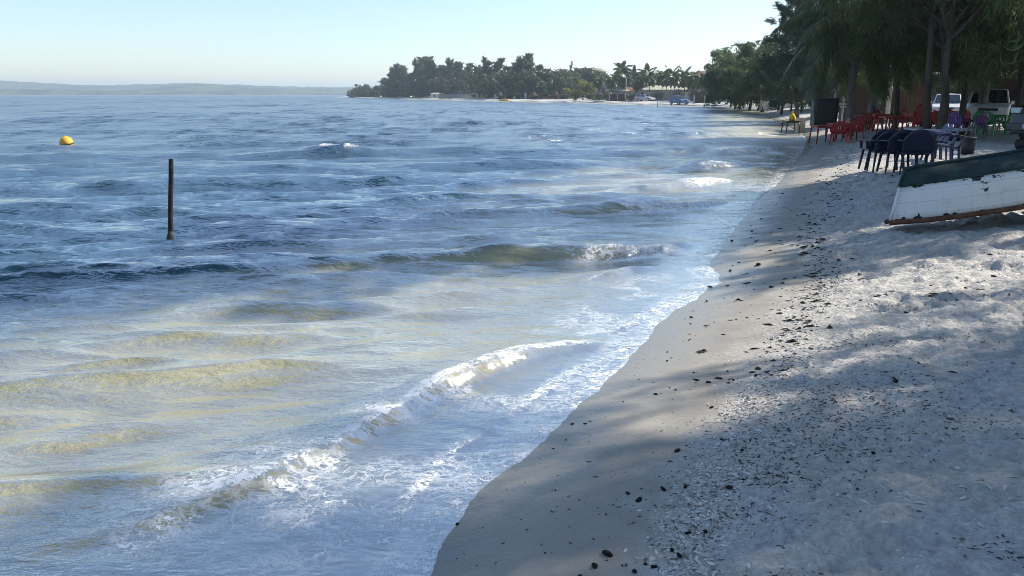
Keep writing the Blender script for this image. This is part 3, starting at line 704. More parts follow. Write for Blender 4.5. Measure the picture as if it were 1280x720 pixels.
tm('npalm', palm(410, 4.5, 24, 3.5, 74, .055, -.05, .15), ('bark_palm', 'frond'))
def tree(kind, name, label, x, y, sc=1.0, rz=0.0, group=None, cat='tree', sz=None, z=None):
    a, b = TM[kind]; o = thing(name, label, cat, (x, y, (ground(x, y) if z is None else z)), rz, group)
    o.scale = (sc, sc, sz or sc)
    link('trunk', a, None, o); link('crown', b, None, o); return o

# headland and far shore: (bearing px, crown-top px, distance, kind)
def ftree(kind, px, top, Y, H, name, label, group, wide=1.0, cat='tree'):
    x = fx(px, Y); g = ground(x, Y); top = top - (5 if kind.startswith('palm') else 4 if kind.startswith('fbroad') and px > 600 else 0); h = 2 + (117.5 - top) * Y / 1063.0 - g; H = TOPZ[kind]; sc = h / H * (1.10 if kind.startswith('fcas') else 1.0)
    return tree(kind, name, label, x, Y, sc * wide, random.uniform(0, 6.28), group, cat, sc)
def by(px):
    for lim, ph in ((500, 'nearest the headland point'), (530, 'in the tallest clump of the headland'), (570, 'above the low white beach house'), (600, 'above the grey sea wall'), (640, 'behind the yellow dinghy'), (680, 'behind the thatched huts'), (715, 'beside the spire-shaped conifer'),
            (745, 'behind the yellow-green tree'), (765, 'around the grey blockhouse'), (795, 'behind the street lamp'), (825, 'behind the far silver car'), (866, 'beside the long low building'), (2000, 'beside the tile-roofed house')):
        if px < lim: return ph
G1 = 'dark casuarinas massed on the headland'
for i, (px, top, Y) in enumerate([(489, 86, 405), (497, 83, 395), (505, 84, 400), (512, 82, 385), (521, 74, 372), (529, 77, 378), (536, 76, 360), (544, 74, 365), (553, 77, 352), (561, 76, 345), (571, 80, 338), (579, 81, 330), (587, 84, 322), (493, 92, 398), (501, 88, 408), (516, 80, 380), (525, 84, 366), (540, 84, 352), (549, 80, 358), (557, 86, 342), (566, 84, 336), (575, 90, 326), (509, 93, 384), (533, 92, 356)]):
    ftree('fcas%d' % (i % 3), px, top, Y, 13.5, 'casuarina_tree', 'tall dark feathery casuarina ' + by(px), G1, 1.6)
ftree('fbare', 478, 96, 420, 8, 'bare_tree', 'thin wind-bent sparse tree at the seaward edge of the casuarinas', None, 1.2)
for px, top, Y in [(441, 112, 462), (448, 108, 455), (456, 104, 448), (465, 107, 440), (474, 106, 430), (483, 107, 418), (493, 109, 404), (508, 112, 390), (527, 113, 365), (545, 114, 345)]:
    ftree('fscrub', px, top, Y, 4, 'shrub', 'low scrubby shrub on the headland point', 'shrubs along the headland point', 1.2, 'shrub')
for i, (px, top, Y) in enumerate([(487, 98, 408), (495, 95, 400), (503, 96, 394), (511, 93, 388), (519, 94, 380), (527, 92, 370), (535, 95, 362), (543, 93, 354), (551, 95, 348), (559, 92, 342), (567, 95, 334), (575, 96, 327), (584, 95, 320)]):
    ftree('fbroad%d' % (i % 3), px, top, Y, 9, 'broadleaf_tree', 'low leafy tree under the casuarinas ' + by(px), 'low trees under the headland casuarinas', 1.25)
G2 = 'trees behind the far beach'
for i, (px, top, Y) in enumerate([(604, 86, 300), (612, 76, 292), (619, 74, 290), (628, 85, 285), (637, 80, 280), (646, 74, 272), (654, 73, 276), (661, 71, 270), (671, 77, 262), (679, 83, 258)]):
    ftree('fcas%d' % ((i + 1) % 3), px, top, Y, 13.5, 'casuarina_tree', 'tall ragged-topped tree ' + by(px), G2, 1.6)
for i, (px, top, Y) in enumerate([(592, 92, 318), (615, 92, 285), (640, 90, 262), (664, 92, 250), (684, 89, 255), (697, 89, 250), (712, 90, 246), (722, 87, 262), (737, 87, 262), (752, 91, 258), (766, 96, 255), (782, 93, 250), (797, 93, 246), (815, 91, 240), (832, 91, 235), (846, 92, 228), (860, 94, 214), (868, 97, 205), (745, 94, 240), (758, 93, 236), (790, 98, 214), (802, 97, 212), (822, 96, 216), (843, 97, 208), (853, 99, 200), (870, 92, 225), (905, 92, 190), (700, 94, 232), (675, 90, 246), (628, 92, 272)]):
    ftree('fbroad%d' % (i % 3), px, top, Y, 9, 'broadleaf_tree', 'rounded green tree ' + by(px), 'rounded trees behind the far beach', 1.35)
for px, top, Y in [(580, 112, 312), (598, 112, 296), (612, 113, 278), (633, 112, 262), (655, 113, 250), (682, 112, 240), (708, 113, 224), (742, 112, 216)]:
    ftree('fscrub', px, top, Y, 4, 'shrub', 'dusty shrub ' + by(px), 'shrubs along the far beach', 1.3, 'shrub')
for px, top, Y in [(880, 101, 166), (888, 103, 160), (873, 105, 164), (760, 110, 186), (790, 112, 180), (846, 111, 176), (822, 112, 180), (750, 112, 196)]:
    ftree('fgrey', px, top, Y, 4.5, 'shrub', 'silvery grey shrub ' + by(px), 'grey shrubs by the far houses', 1.1, 'shrub')
ftree('fspire', 711.5, 76, 275, 14.5, 'spire_tree', 'slender spire-shaped conifer poking above the rounded trees', None)
ftree('folive', 729, 99, 203, 6.2, 'yellow_green_tree', 'bright yellow-green tree standing at the back of the far beach', None, 1.25)
for i, (px, top, Y) in enumerate([(596, 82, 300), (640, 104, 258), (667, 100, 243), (688, 104, 235), (771, 92, 205), (776, 80, 210), (788, 86, 206), (806, 84, 196), (797, 105, 184), (820, 91, 204), (838, 86, 186), (832, 92, 190), (849, 92, 184), (855, 87, 180), (863, 93, 172), (869, 96, 168), (765, 98, 188), (783, 95, 190), (799, 92, 186), (812, 89, 188), (826, 90, 180), (843, 90, 178), (866, 92, 165), (878, 95, 160), (889, 98, 156), (748, 98, 196)]):
    ftree('palm%d' % (i % 3), px, top, Y, 9.3, 'coconut_palm', 'coconut palm with drooping fronds ' + by(px), 'coconut palms along the far beach', 1.0, 'palm')

# the tree mass where the beach narrows
for i, (px, top, Y, k) in enumerate([(914, 76, 128, 'mbroad0'), (925, 62, 116, 'mbroad1'), (938, 50, 106, 'mbroad0'), (955, 40, 96, 'mbroad1'), (975, 56, 88, 'mbroad0'), (948, 82, 104, 'mbroad1'), (990, 88, 78, 'mbroad0'), (1003, 80, 72, 'mbroad1')]):
    ftree(k, px, top, Y, 7.6, 'beach_almond_tree', ['spreading dark green tree nearest the far silver hatchback', 'dark green tree second from the silver hatchback along the narrow beach', 'dark green tree in front of the white bungalow', 'tallest of the dark green trees on the narrow beach', 'dark green tree before the pale garden wall', 'low dark green tree under the tallest one on the narrow beach', 'dark green tree beside the wispy casuarina', 'dark green tree nearest the dark brown table'][i], 'trees where the beach narrows', 1.0)
ftree('cash', 978, 24, 74, 10, 'casuarina_tree', 'tall wispy casuarina above the beach almond trees', None, 1.1)
ftree('cash', 1000, -18, 62, 10, 'casuarina_tree', 'tallest feathery casuarina beside the drooping palm', None, 1.1)
ftree('cash', 1030, -30, 56, 10, 'casuarina_tree', 'bushy casuarina right behind the drooping palm', None, 1.2)
for i, (px, Y, k, sc, lab) in enumerate([(1075, 84, 'mbroad0', 1.35, 'dense dark tree behind the brown kiosk'), (1105, 76, 'mbroad1', 1.3, 'dense dark tree between the brown kiosk and the parked white cars'), (1150, 72, 'mbroad0', 1.35, 'dense dark tree behind the parked white cars'),
        (1195, 60, 'mbroad1', 1.25, 'dense dark tree behind the white minivan'), (1245, 62, 'mbroad0', 1.3, 'dense dark tree behind the tin-roofed kiosk'), (1290, 66, 'mbroad1', 1.3, 'dense dark tree beyond the black car')]):
    x = fx(px, Y); tree(k, 'shade_tree', lab, x, Y, sc, i * 1.3)
tree('npalm', 'coconut_palm', 'low coconut palm drooping yellowish fronds beside the signpost', fx(1066, 34), 34, 1.05, 0.6, None, 'palm')
tree('npalm', 'coconut_palm', 'taller coconut palm arching above the red tables', fx(1108, 36), 37.5, 1.28, 2.6, None, 'palm')
tree('npalm', 'coconut_palm', 'coconut palm leaning over the thick trunk', 20.6, 36, 1.35, 4.4, None, 'palm')
tree('triple', 'shade_tree', 'three-trunked shade tree rising from a low round planter', 14.45, 27.8, 1.0, 0.35)
tree('broad0', 'shade_tree', 'straight thick-trunked shade tree between the white minivan and the planter', 18.3, 33.4, 1.05, 1.0)
tree('broad1', 'shade_tree', 'thin dark-trunked shade tree among the red tables', 17.2, 36.8, 1.0, 2.0)
tree('broad1', 'shade_tree', 'leafy shade tree behind the black car', 22.0, 28.0, 1.1, 0.9)
tree('broad2', 'shade_tree', 'leafy shade tree beside the white minivan', 24.5, 36.5, 1.15, 2.4)
tree('broad0', 'shade_tree', 'leafy shade tree between the thick trunk and the purple chairs', 19.2, 31.2, 1.1, 3.7)
tree('broad2', 'shade_tree', 'leafy shade tree over the black car', 20.5, 25.5, 1.05, 4.0)
tree('broad0', 'shade_tree', 'leafy shade tree above the green chairs and purple chairs', 22.5, 30.5, 1.1, 5.0)
# trees beside the beach to the right of the view: they throw the dappled shade on the sand
SHADE = [('cas0', 12.6, 17.0, 1.15, 0.3), ('cas1', 14.4, 18.6, 1.25, 1.3), ('casd', 11.9, 16.0, 1.1, 2.6), ('casd', 10.6, 6.6, 1.0, 3.0), ('broad2', 12.4, 15.0, 1.0, .4), ('casd', 10.4, 10.6, .55, 5.1), ('casd', 13.6, 7.5, 1.1, 1.1), ('broad2', 9.8, 1.4, .9, 1.5), ('casd', 9.6, 3.8, .8, 4.2)]
for k, x, y, sc, rz in SHADE:
    nm_ = 'casuarina_tree' if k.startswith('cas') else 'shade_tree'
    tree(k, nm_, 'tall casuarina rooted in the sand behind the upturned boat' if nm_[0] == 'c' else 'leafy tree shading the sand around the upturned boat', x, y, sc, rz, 'trees that shade the upturned boat')

# ------------------------------------------------------------------ haze of the bay air
hb = MB().box((0, 200, 22), (13800, 13600, 54)).mesh('haze')
t = NT('bay_haze'); v = t.n.new('ShaderNodeVolumePrincipled'); v.inputs['Color'].default_value = (0.74, 0.88, 1.0, 1); v.inputs['Density'].default_value = 0.00038; v.inputs['Anisotropy'].default_value = 0.3
t.t.links.new(v.outputs[0], t.out.inputs['Volume'])
hazeo = tag(link('haze', hb, t.m), 'thin pale haze over the bay', kind='stuff')

# ------------------------------------------------------------------ things in the water
o = thing('mooring_post', 'dark weathered wooden post standing alone in the water', 'post', (-4.90, 11.22, -0.62), 0)
o.rotation_euler = (R(-1.5), R(5.5), 0)
MB().tube([(0, 0, 0), (0.005, 0, .5), (-.004, 0.003, 1.0), (.003, 0, 1.5), (0, 0, 1.755)], [.036, .035, .034, .034, .032], 10).build('shaft', M['wood_dark'], o, smooth=False, bevel=.004)
MB().tube([(0, 0, .55), (0, 0, .60), (0, 0, .66), (0.01, 0, .74)], [.052, .057, .050, .037], 10).build('barnacle_collar', M['slime'], o, smooth=True)
o = thing('mooring_buoy', 'round yellow mooring buoy floating offshore', 'buoy', (-17.25, 31.6, 0.09), 0.3)
o.rotation_euler = (R(6), R(-8), 0.4); o.scale = (.9, .9, .9)
prof = [(-.27, .02), (-.25, .10), (-.19, .19), (-.10, .255), (0, .275), (.10, .255), (.19, .19), (.245, .10), (.265, .02)]
mb = MB(); mb.tube([(0, 0, .10 + q[0]) for q in prof], [q[1] for q in prof], 24); mb.build('float_body', M['buoy'], o, smooth=True)
mb = MB(); mb.tube([(0, 0, .015), (0, 0, .04), (0, 0, .065)], [.272, .278, .283], 24); mb.build('weed_band', M['slime'], o, smooth=True)
mb = MB(); mb.tube([(.05 * math.cos(a), 0, .385 + .05 * math.sin(a)) for a in np.linspace(-.6, 3.75, 10)], .010, 6); mb.build('lifting_eye', M['metal'], o, smooth=True)
o = thing('channel_stake', 'thin pale stake standing in the shallows off the far beach', 'stake', (fx(822.5, 127), 127, -.8))
MB().tube([(0, 0, 0), (.02, 0, 1.2), (0.0, 0, 2.1)], [.05, .045, .04], 8).build('shaft', M['concrete'], o)
MB().tube([(0, 0, 2.1), (0, 0, 2.16)], [.055, .02], 8).build('cap', M['white_paint'], o)

# ------------------------------------------------------------------ upturned boat
o = thing('upturned_boat', 'upturned wooden boat with white flaking sides and dark green bottom', 'boat', (4.62, 9.74, 0.485), R(3))
o.rotation_euler = (0, R(-10.5), R(4))
ST = [(0.0, .012, 0.0, .15, .008, .40, .225, .605), (.25, .19, .0, .36, .11, .41, .42, .605), (.6, .35, .005, .64, .24, .42, .66, .59), (1.0, .47, .01, 1.0, .37, .43, 1.0, .57), (1.5, .56, .012, 1.5, .48, .435, 1.5, .55), (2.1, .61, .012, 2.1, .545, .43, 2.1, .535), (2.8, .61, .01, 2.8, .55, .42, 2.8, .52), (3.4, .57, .005, 3.36, .50, .41, 3.36, .50)]
t = NT('boat_side_paint'); p = t.obj(); sx = t.n.new('ShaderNodeSeparateXYZ'); t.put(sx.inputs[0], p)
n1 = t.noise(p, 3.2, 5, 0.62, (.6, 1, 1.6)); n2 = t.noise(p, 16, 4, 0.6)
flake = t.ramp(t.math('ADD', t.math('ADD', t.math('MULTIPLY', n1, 1.0), t.math('MULTIPLY', n2, 0.16)), t.math('MULTIPLY', t.ramp(sx.outputs[2], 0.26, 0.43), 0.19)), 0.765, 0.78)
low_ = t.ramp(t.math('ADD', t.math('MULTIPLY', t.noise(p, 5.5, 4), 1.0), t.math('MULTIPLY', t.ramp(sx.outputs[2], 0.10, 0.0), 0.16)), 0.72, 0.74)
grime = t.ramp(t.noise(p, 6, 5, 0.7, (0.5, 1, 2)), 0.5, 0.8)
seam = t.math('SUBTRACT', 1.0, t.ramp(t.math('ABSOLUTE', t.math('SUBTRACT', t.math('FRACT', t.math('MULTIPLY', sx.outputs[2], 7.2)), 0.5)), 0.0, 0.035))
stain = t.ramp(t.noise(p, 9, 5, 0.7, (2.0, 1, 0.35)), 0.52, 0.75)
c = t.mix(t.math('MULTIPLY', grime, 0.35), (0.68, 0.69, 0.68), (0.40, 0.39, 0.35)); c = t.mix(t.math('MULTIPLY', seam, 0.45), c, (0.22, 0.22, 0.21)); c = t.mix(t.math('MULTIPLY', stain, 0.30), c, (0.30, 0.24, 0.18)); pf = t.math('MAXIMUM', flake, low_); c = t.mix(pf, c, (0.035, 0.045, 0.05))
M['boat_white'] = t.done(t.bsdf(c, 0.5, 0.35, t.bump(t.math('ADD', t.math('MULTIPLY', pf, -1.0), t.math('MULTIPLY', n2, .3)), 0.004)))
M['boat_green'] = simple('dark_green_antifoul', (0.020, 0.045, 0.045), 0.75, 0.25, 0.3, 5, 0.004, 30, dirt=(0.05, 0.06, 0.06))
M['rail'] = simple('brown_rail', (0.11, 0.05, 0.028), 0.7, 0.3, 0.35, 9, 0.004, 40)
for sg in (-1, 1):
    rows = []
    for f in np.linspace(0, 1, 7):
        bulge = .03 * math.sin(math.pi * f)
        rows.append([(q[0] + (q[3] - q[0]) * f, sg * (q[1] + (q[4] - q[1]) * f + bulge * min(1, q[0] * 1.4)), q[2] + (q[5] - q[2]) * f) for q in ST])
    MB().grid(rows).build('side_panel', M['boat_white'], o, smooth=True, solid=.018)
    rows = []
    for f in np.linspace(0, 1, 6):
        rows.append([(q[3] + (q[6] - q[3]) * f, sg * (q[4] + .006) * (1 - f), q[5] + .003 + (q[7] - q[5]) * (f + .22 * f * (1 - f))) for q in ST])
    MB().grid(rows).build('bottom_panel', M['boat_green'], o, smooth=True, solid=.018)
    MB().tube([(q[0] - (.03 if q[0] == 0 else 0), sg * (q[1] + .022), q[2] - .005) for q in ST], [.030] * 8, 8).build('rub_rail', M['rail'], o, smooth=True)
    MB().tube([(q[3], sg * (q[4] + .004), q[5] + .002) for q in ST], .009, 6).build('chine_strip', M['boat_green'], o, smooth=True)
MB().tube([(0, 0, .01), (.08, 0, .21), (.148, 0, .395)], .018, 8).build('stem', M['boat_white'], o, smooth=True)
MB().tube([(.15, 0, .40), (.225, 0, .612), (.42, 0, .614), (.66, 0, .60), (1.0, 0, .58), (1.5, 0, .56), (2.1, 0, .545), (2.8, 0, .53), (3.36, 0, .51)], .020, 8).build('keel', M['boat_green'], o, smooth=True)
MB().prism([(-.57, .005), (.57, .005), (.50, .41), (0, .50), (-.50, .41)], 'x', 3.37, 3.40).build('transom', M['boat_white'], o, bevel=.004)
for ux in (1.3, 2.3): MB().box((ux, 0, .10), (.20, .90, .025)).build('thwart', M['wood'], o, bevel=.004)
# the stern rests on a log
lx, ly = 7.35, 9.95
o = thing('prop_log', 'short log propping up the stern of the upturned boat', 'log', (lx, ly, ground(lx, ly)), R(94))
MB().tube([(-.75, 0, .22), (-.3, .01, .23), (.2, -.01, .23), (.75, 0, .22)], [.23, .24, .235, .225], 14).build('trunk_section', M['bark'], o, smooth=True)
MB().box((0, 0, .56), (.9, .26, .22)).build('support_block', M['wood'], o, bevel=.012)

# ------------------------------------------------------------------ plastic chairs and tables
def chair_meshes():
    d = {}
    # x to the side, +y is the way the sitter faces
    rows = [[(x, y, .43 - .03 * math.cos(x / .22 * 1.2) + .02 * (y > .15) - .018 * ((y - .0) / .22) ** 2) for x in np.linspace(-.22, .22, 7)] for y in np.linspace(-.20, .23, 7)]
    d['seat'] = MB().grid(rows).mesh('seat', smooth=True, solid=.012)
    bk = MB()
    def bp(x, z): return (x, -.21 - .20 * (z - .42) + .25 * x * x - .012, z)
    def top(x): return .86 - .20 * (abs(x) / .25) ** 2.4
    for x0, x1 in [(-.25, -.184), (-.174, -.111), (-.101, -.037), (-.028, .028), (.037, .101), (.111, .174), (.184, .25)]:
        bk.grid([[bp(x0 + (x1 - x0) * a, .42 + (top(x0 + (x1 - x0) * a) - .045 - .42) * f) for a in (0, .5, 1)] for f in np.linspace(0, 1, 6)])
    bk.grid([[bp(x, top(x) - .075 * (1 - f)) for x in np.linspace(-.25, .25, 15)] for f in (0, .5, 1)])
    bk.grid([[bp(x, .42 + .09 * f) for x in np.linspace(-.25, .25, 15)] for f in (0, 1)])
    d['backrest'] = bk.mesh('backrest', smooth=True, solid=.014)
    for nm, sg in (('l', -1), ('r', 1)):
        p = [(.25 * sg, -.27, .64), (.275 * sg, -.15, .655), (.285 * sg, .02, .65), (.285 * sg, .16, .635), (.275 * sg, .225, .60), (.265 * sg, .24, .52), (.262 * sg, .235, .44)]
        m = MB()
        rr = []
        for i, q in enumerate(p):
            wd = .032 if i < 5 else .024
            rr.append([(q[0] - wd, q[1], q[2] - .006), (q[0], q[1], q[2] + .004), (q[0] + wd, q[1], q[2] - .006)])
        m.grid(rr); d['arm' + nm] = m.mesh('armrest', smooth=True, solid=.013)
        for n2, y0, y1 in (('f', .215, .25), ('b', -.215, -.29)):
            m = MB(); ln = [(.235 * sg, y0, .43), (.25 * sg, (y0 + y1) / 2, .22), (.268 * sg, y1, 0.0)]
            rr = []
            for i, q in enumerate(ln):
                w_ = .042 - .010 * i; yy = math.copysign(w_, y0)
                rr.append([(q[0] - sg * w_, q[1], q[2]), (q[0], q[1] + yy * .2, q[2]), (q[0], q[1] - yy, q[2])])
            m.grid(rr); d['leg' + nm + n2] = m.mesh('leg', smooth=False, solid=.012)
    for m_ in d.values():
        for v in m_.vertices: v.co.x *= 1.14
    return d
CH = chair_meshes()
sb = MB(); sb.grid([[(x * 1.14, -.21 - .20 * (z - .42) + .25 * x * x - .012, z) for x in np.linspace(-.25, .25, 15) for z in [.42 + (.86 - .20 * (abs(x) / .25) ** 2.4 - .42) * f]] for f in np.linspace(0, 1, 8)])
SOLID = sb.mesh('backrest', smooth=True, solid=.014); SOLID.materials.append(M['plastic_blue'])
def colored(d, mat):
    out = {}
    for k, m_ in d.items():
        c = m_.copy(); c.materials.append(M[mat]); out[k] = c
    return out
def table_meshes():
    d = {}
    d['top'] = MB().box((0, 0, .70), (.74, .74, .03)).mesh('table_top', bevel=.012)
    d['apron'] = MB().box((0, .32, .655), (.62, .02, .06)).box((0, -.32, .655), (.62, .02, .06)).box((.32, 0, .655), (.02, .62, .06)).box((-.32, 0, .655), (.02, .62, .06)).mesh('apron')
    for i, (a, b) in enumerate([(-1, -1), (1, -1), (1, 1), (-1, 1)]):
        d['leg%d' % i] = MB().tube([(.30 * a, .30 * b, .69), (.325 * a, .325 * b, .35), (.345 * a, .345 * b, 0)], [.036, .031, .024], 8).mesh('leg', smooth=True)
    return d
TB = table_meshes()
CHM = {k: colored(CH, k) for k in ('plastic_blue', 'plastic_blue_light', 'plastic_red', 'plastic_green', 'plastic_purple')}
TBM = {k: colored(TB, k) for k in ('plastic_red', 'plastic_green', 'plastic_brown', 'plastic_blue')}
PART = {'seat': 'seat', 'backrest': 'backrest', 'arml': 'armrest', 'armr': 'armrest', 'top': 'table_top', 'apron': 'apron'}
def chair(mat, x, y, face, label, group=None, dz=0.0, sc=1.0, tilt=0.0):
    """face: compass degrees clockwise from +Y of the way the sitter looks"""
    o = thing('plastic_armchair', label, 'chair', (x, y, ground(x, y) + dz + 0.0), -R(face), group, sc)
    o.rotation_euler = (0, 0, -R(face) + random.uniform(-.22, .22) * (mat == 'plastic_red'))
    if tilt: o.rotation_euler = (R(tilt), 0, -R(face))
    for k, m_ in CHM[mat].items(): link(PART.get(k, 'leg'), m_, None, o)
    return o
def table(mat, x, y, rz, label, group=None, sc=1.0):
    o = thing('plastic_table', label, 'table', (x, y, ground(x, y)), R(rz), group, sc)
    for k, m_ in TBM[mat].items(): link(PART.get(k, 'leg'), m_, None, o)
    return o
for i, (x, y, f, lab) in enumerate([(8.18, 16.5, 14, 'navy plastic armchair at the boat end of the row, its back to the upturned boat'), (8.08, 17.0, 8, 'navy plastic armchair second in the row from the upturned boat'), (8.04, 17.5, 8, 'navy plastic armchair third in the row from the upturned boat'), (8.12, 18.0, 6, 'navy plastic armchair at the red table end of the row')]):
    c_ = chair('plastic_blue', x, y, f, lab, 'navy chairs standing in a row', sc=1.05)
    for q in c_.children:
        if q.name.startswith('backrest'): q.data = SOLID
for i, (x, y, f, lab) in enumerate([(9.45, 17.75, -62, 'blue slat-backed armchair closest to the upturned boat'), (9.72, 18.55, -66, 'blue slat-backed armchair in the middle of three'), (9.98, 19.4, -75, 'blue slat-backed armchair beside the red tables'), (10.1, 19.85, -75, 'blue slat-backed armchair nested behind another')]):
    chair('plastic_blue_light' if i != 0 else 'plastic_blue', x, y, f, lab, 'blue slat-backed chairs turned towards the sea', tilt=6, sc=1.04)
GR = 'red plastic chairs'; GT = 'red plastic tables'
table('plastic_red', 12.35, 32.6, 5, 'red plastic table at the seaward end of the red furniture', GT)
table('plastic_red', 12.75, 31.9, 8, 'red plastic table beside the seaward red table', GT)
for x, y, f, lab in [(12.15, 30.4, 15, 'red plastic armchair nearest the blue chairs, back turned'), (12.55, 30.1, -10, 'red plastic armchair next to the back-turned one'), (13.2, 32.9, -80, 'red plastic armchair behind the two seaward red tables')]:
    chair('plastic_red', x, y, f, lab, GR)
table('plastic_red', 15.35, 36.3, 0, 'red plastic table in front of the brown kiosk', GT)
table('plastic_red', 16.1, 36.0, 0, 'red plastic table joined to the one before the brown kiosk', GT)
for x, y, f, lab in [(15.2, 35.5, 0, 'red armchair pushed in before the brown kiosk table'), (16.5, 37.0, 180, 'red armchair behind the joined tables'), (17.2, 36.6, -120, 'red armchair at the end of the joined tables')]:
    chair('plastic_red', x, y, f, lab, GR)
table('plastic_red', 15.75, 31.9, 4, 'red plastic table by the three-trunked tree', GT, 1.12); table('plastic_red', 14.9, 32.3, 2, 'red plastic table between the tree and the blue chairs', GT)
for x, y, f, lab in [(15.45, 31.2, -4, 'red armchair pushed under the table by the three-trunked tree'), (15.95, 31.2, 4, 'second red armchair under the table by the three-trunked tree'), (16.55, 32.5, -95, 'red armchair between table and three-trunked tree'), (17.4, 35.0, 200, 'red armchair in front of the parked white car')]:
    chair('plastic_red', x, y, f, lab, GR)
for j in range(2): chair('plastic_red', 17.35, 34.6, 190, ['lower red armchair of the pair stacked by the trunks', 'upper red armchair of the pair stacked by the trunks'][j], GR, dz=.22 * j)
table('plastic_red', 18.65, 35.4, 0, 'red plastic table behind the thick trunk', GT, 1.1)
for x, y, f, lab in [(18.35, 34.75, 0, 'red armchair behind the thick trunk'), (18.95, 34.7, 0, 'red armchair between the thick trunk and the white minivan')]: chair('plastic_red', x, y, f, lab, GR)
chair('plastic_purple', 16.15, 29.7, 60, 'purple plastic armchair beside the planter', 'purple plastic chairs'); chair('plastic_purple', 16.75, 29.6, -20, 'purple plastic armchair next to the green chairs', 'purple plastic chairs')
chair('plastic_green', 17.65, 30.3, 55, 'green plastic armchair next to the purple chairs', 'green plastic chairs'); chair('plastic_green', 18.45, 30.4, -5, 'green plastic armchair with its back to the sand, by the black car', 'green plastic chairs'); chair('plastic_green', 18.1, 31.5, 180, 'green plastic armchair facing the water across the green table', 'green plastic chairs')
table('plastic_green', 18.1, 30.95, 0, 'green plastic table in front of the white minivan')
o = table('plastic_brown', 14.35, 42.2, 3, 'dark brown plastic table alone on the open sand')
o = thing('cloth_bag', 'bulging yellow cloth bag standing on the dark brown table', 'bag', (14.40, 42.2, ground(14.4, 42.2) + .716), .2)
m = MB(); m.tube([(0, 0, 0), (0, 0, .08), (.01, 0, .2), (0, 0, .3), (.02, 0, .36)], [.14, .17, .16, .11, .04], 12); m.build('sack', M['yellow_cloth'], o, smooth=True)
for sg in (-1, 1): MB().tube([(.05 * sg, 0, .33), (.09 * sg, .02, .43), (.02 * sg, .03, .47), (-.02 * sg, 0, .35)], .012, 6).build('strap', M['yellow_cloth'], o, smooth=True)
o = thing('box', 'pale cardboard box on the sand behind the dark brown table', 'box', (15.2, 43.3, ground(15.2, 43.3)), .3)
MB().box((0, 0, .38), (.42, .36, .76)).build('carton', M['cardboard'], o, bevel=.01); MB().box((0, .0, .775), (.44, .10, .02)).build('flap', M['cardboard'], o)

# planter, bin, low wall by the trees
o = thing('tree_planter', 'low round white-topped planter around the three-trunked tree', 'planter', (14.45, 27.8, ground(14.45, 27.8)))
m = MB(); n = 28
def ring(r, z): return [(r * math.cos(2 * math.pi * i / n), r * math.sin(2 * math.pi * i / n), z) for i in range(n + 1)]
m.grid([ring(.98, -.1), ring(1.0, .32)]); m.build('wall', M['wood_dark'], o, smooth=True)
MB().grid([ring(1.02, .32), ring(1.04, .345), ring(1.04, .375), ring(.80, .378), ring(.78, .25)]).build('coping', M['white_paint'], o, smooth=False)
o = thing('bin', 'squat dark bin on the sand between blue chairs and boat', 'bin', (11.75, 21.0, ground(11.75, 21)))
MB().tube([(0, 0, 0), (0, 0, .2), (0, 0, .40)], [.15, .17, .19], 14).build('body', M['dark_pot'], o, smooth=True); MB().tube([(0, 0, .40), (0, 0, .43), (0, 0, .44)], [.20, .20, .16], 14).build('rim', M['dark_pot'], o, smooth=True)
o = thing('cut_log', 'dark cut log lying beside the black car', 'log', (14.5, 22.3, ground(14.5, 22.3)), .1)
MB().tube([(-.7, 0, .14), (0, .02, .15), (.7, 0, .14), (1.3, .02, .13)], [.14, .15, .14, .13], 12).build('bole', M['wood_dark'], o, smooth=True); MB().tube([(.2, 0, .22), (.25, -.05, .40)], [.05, .03], 8).build('branch_stub', M['wood_dark'], o)

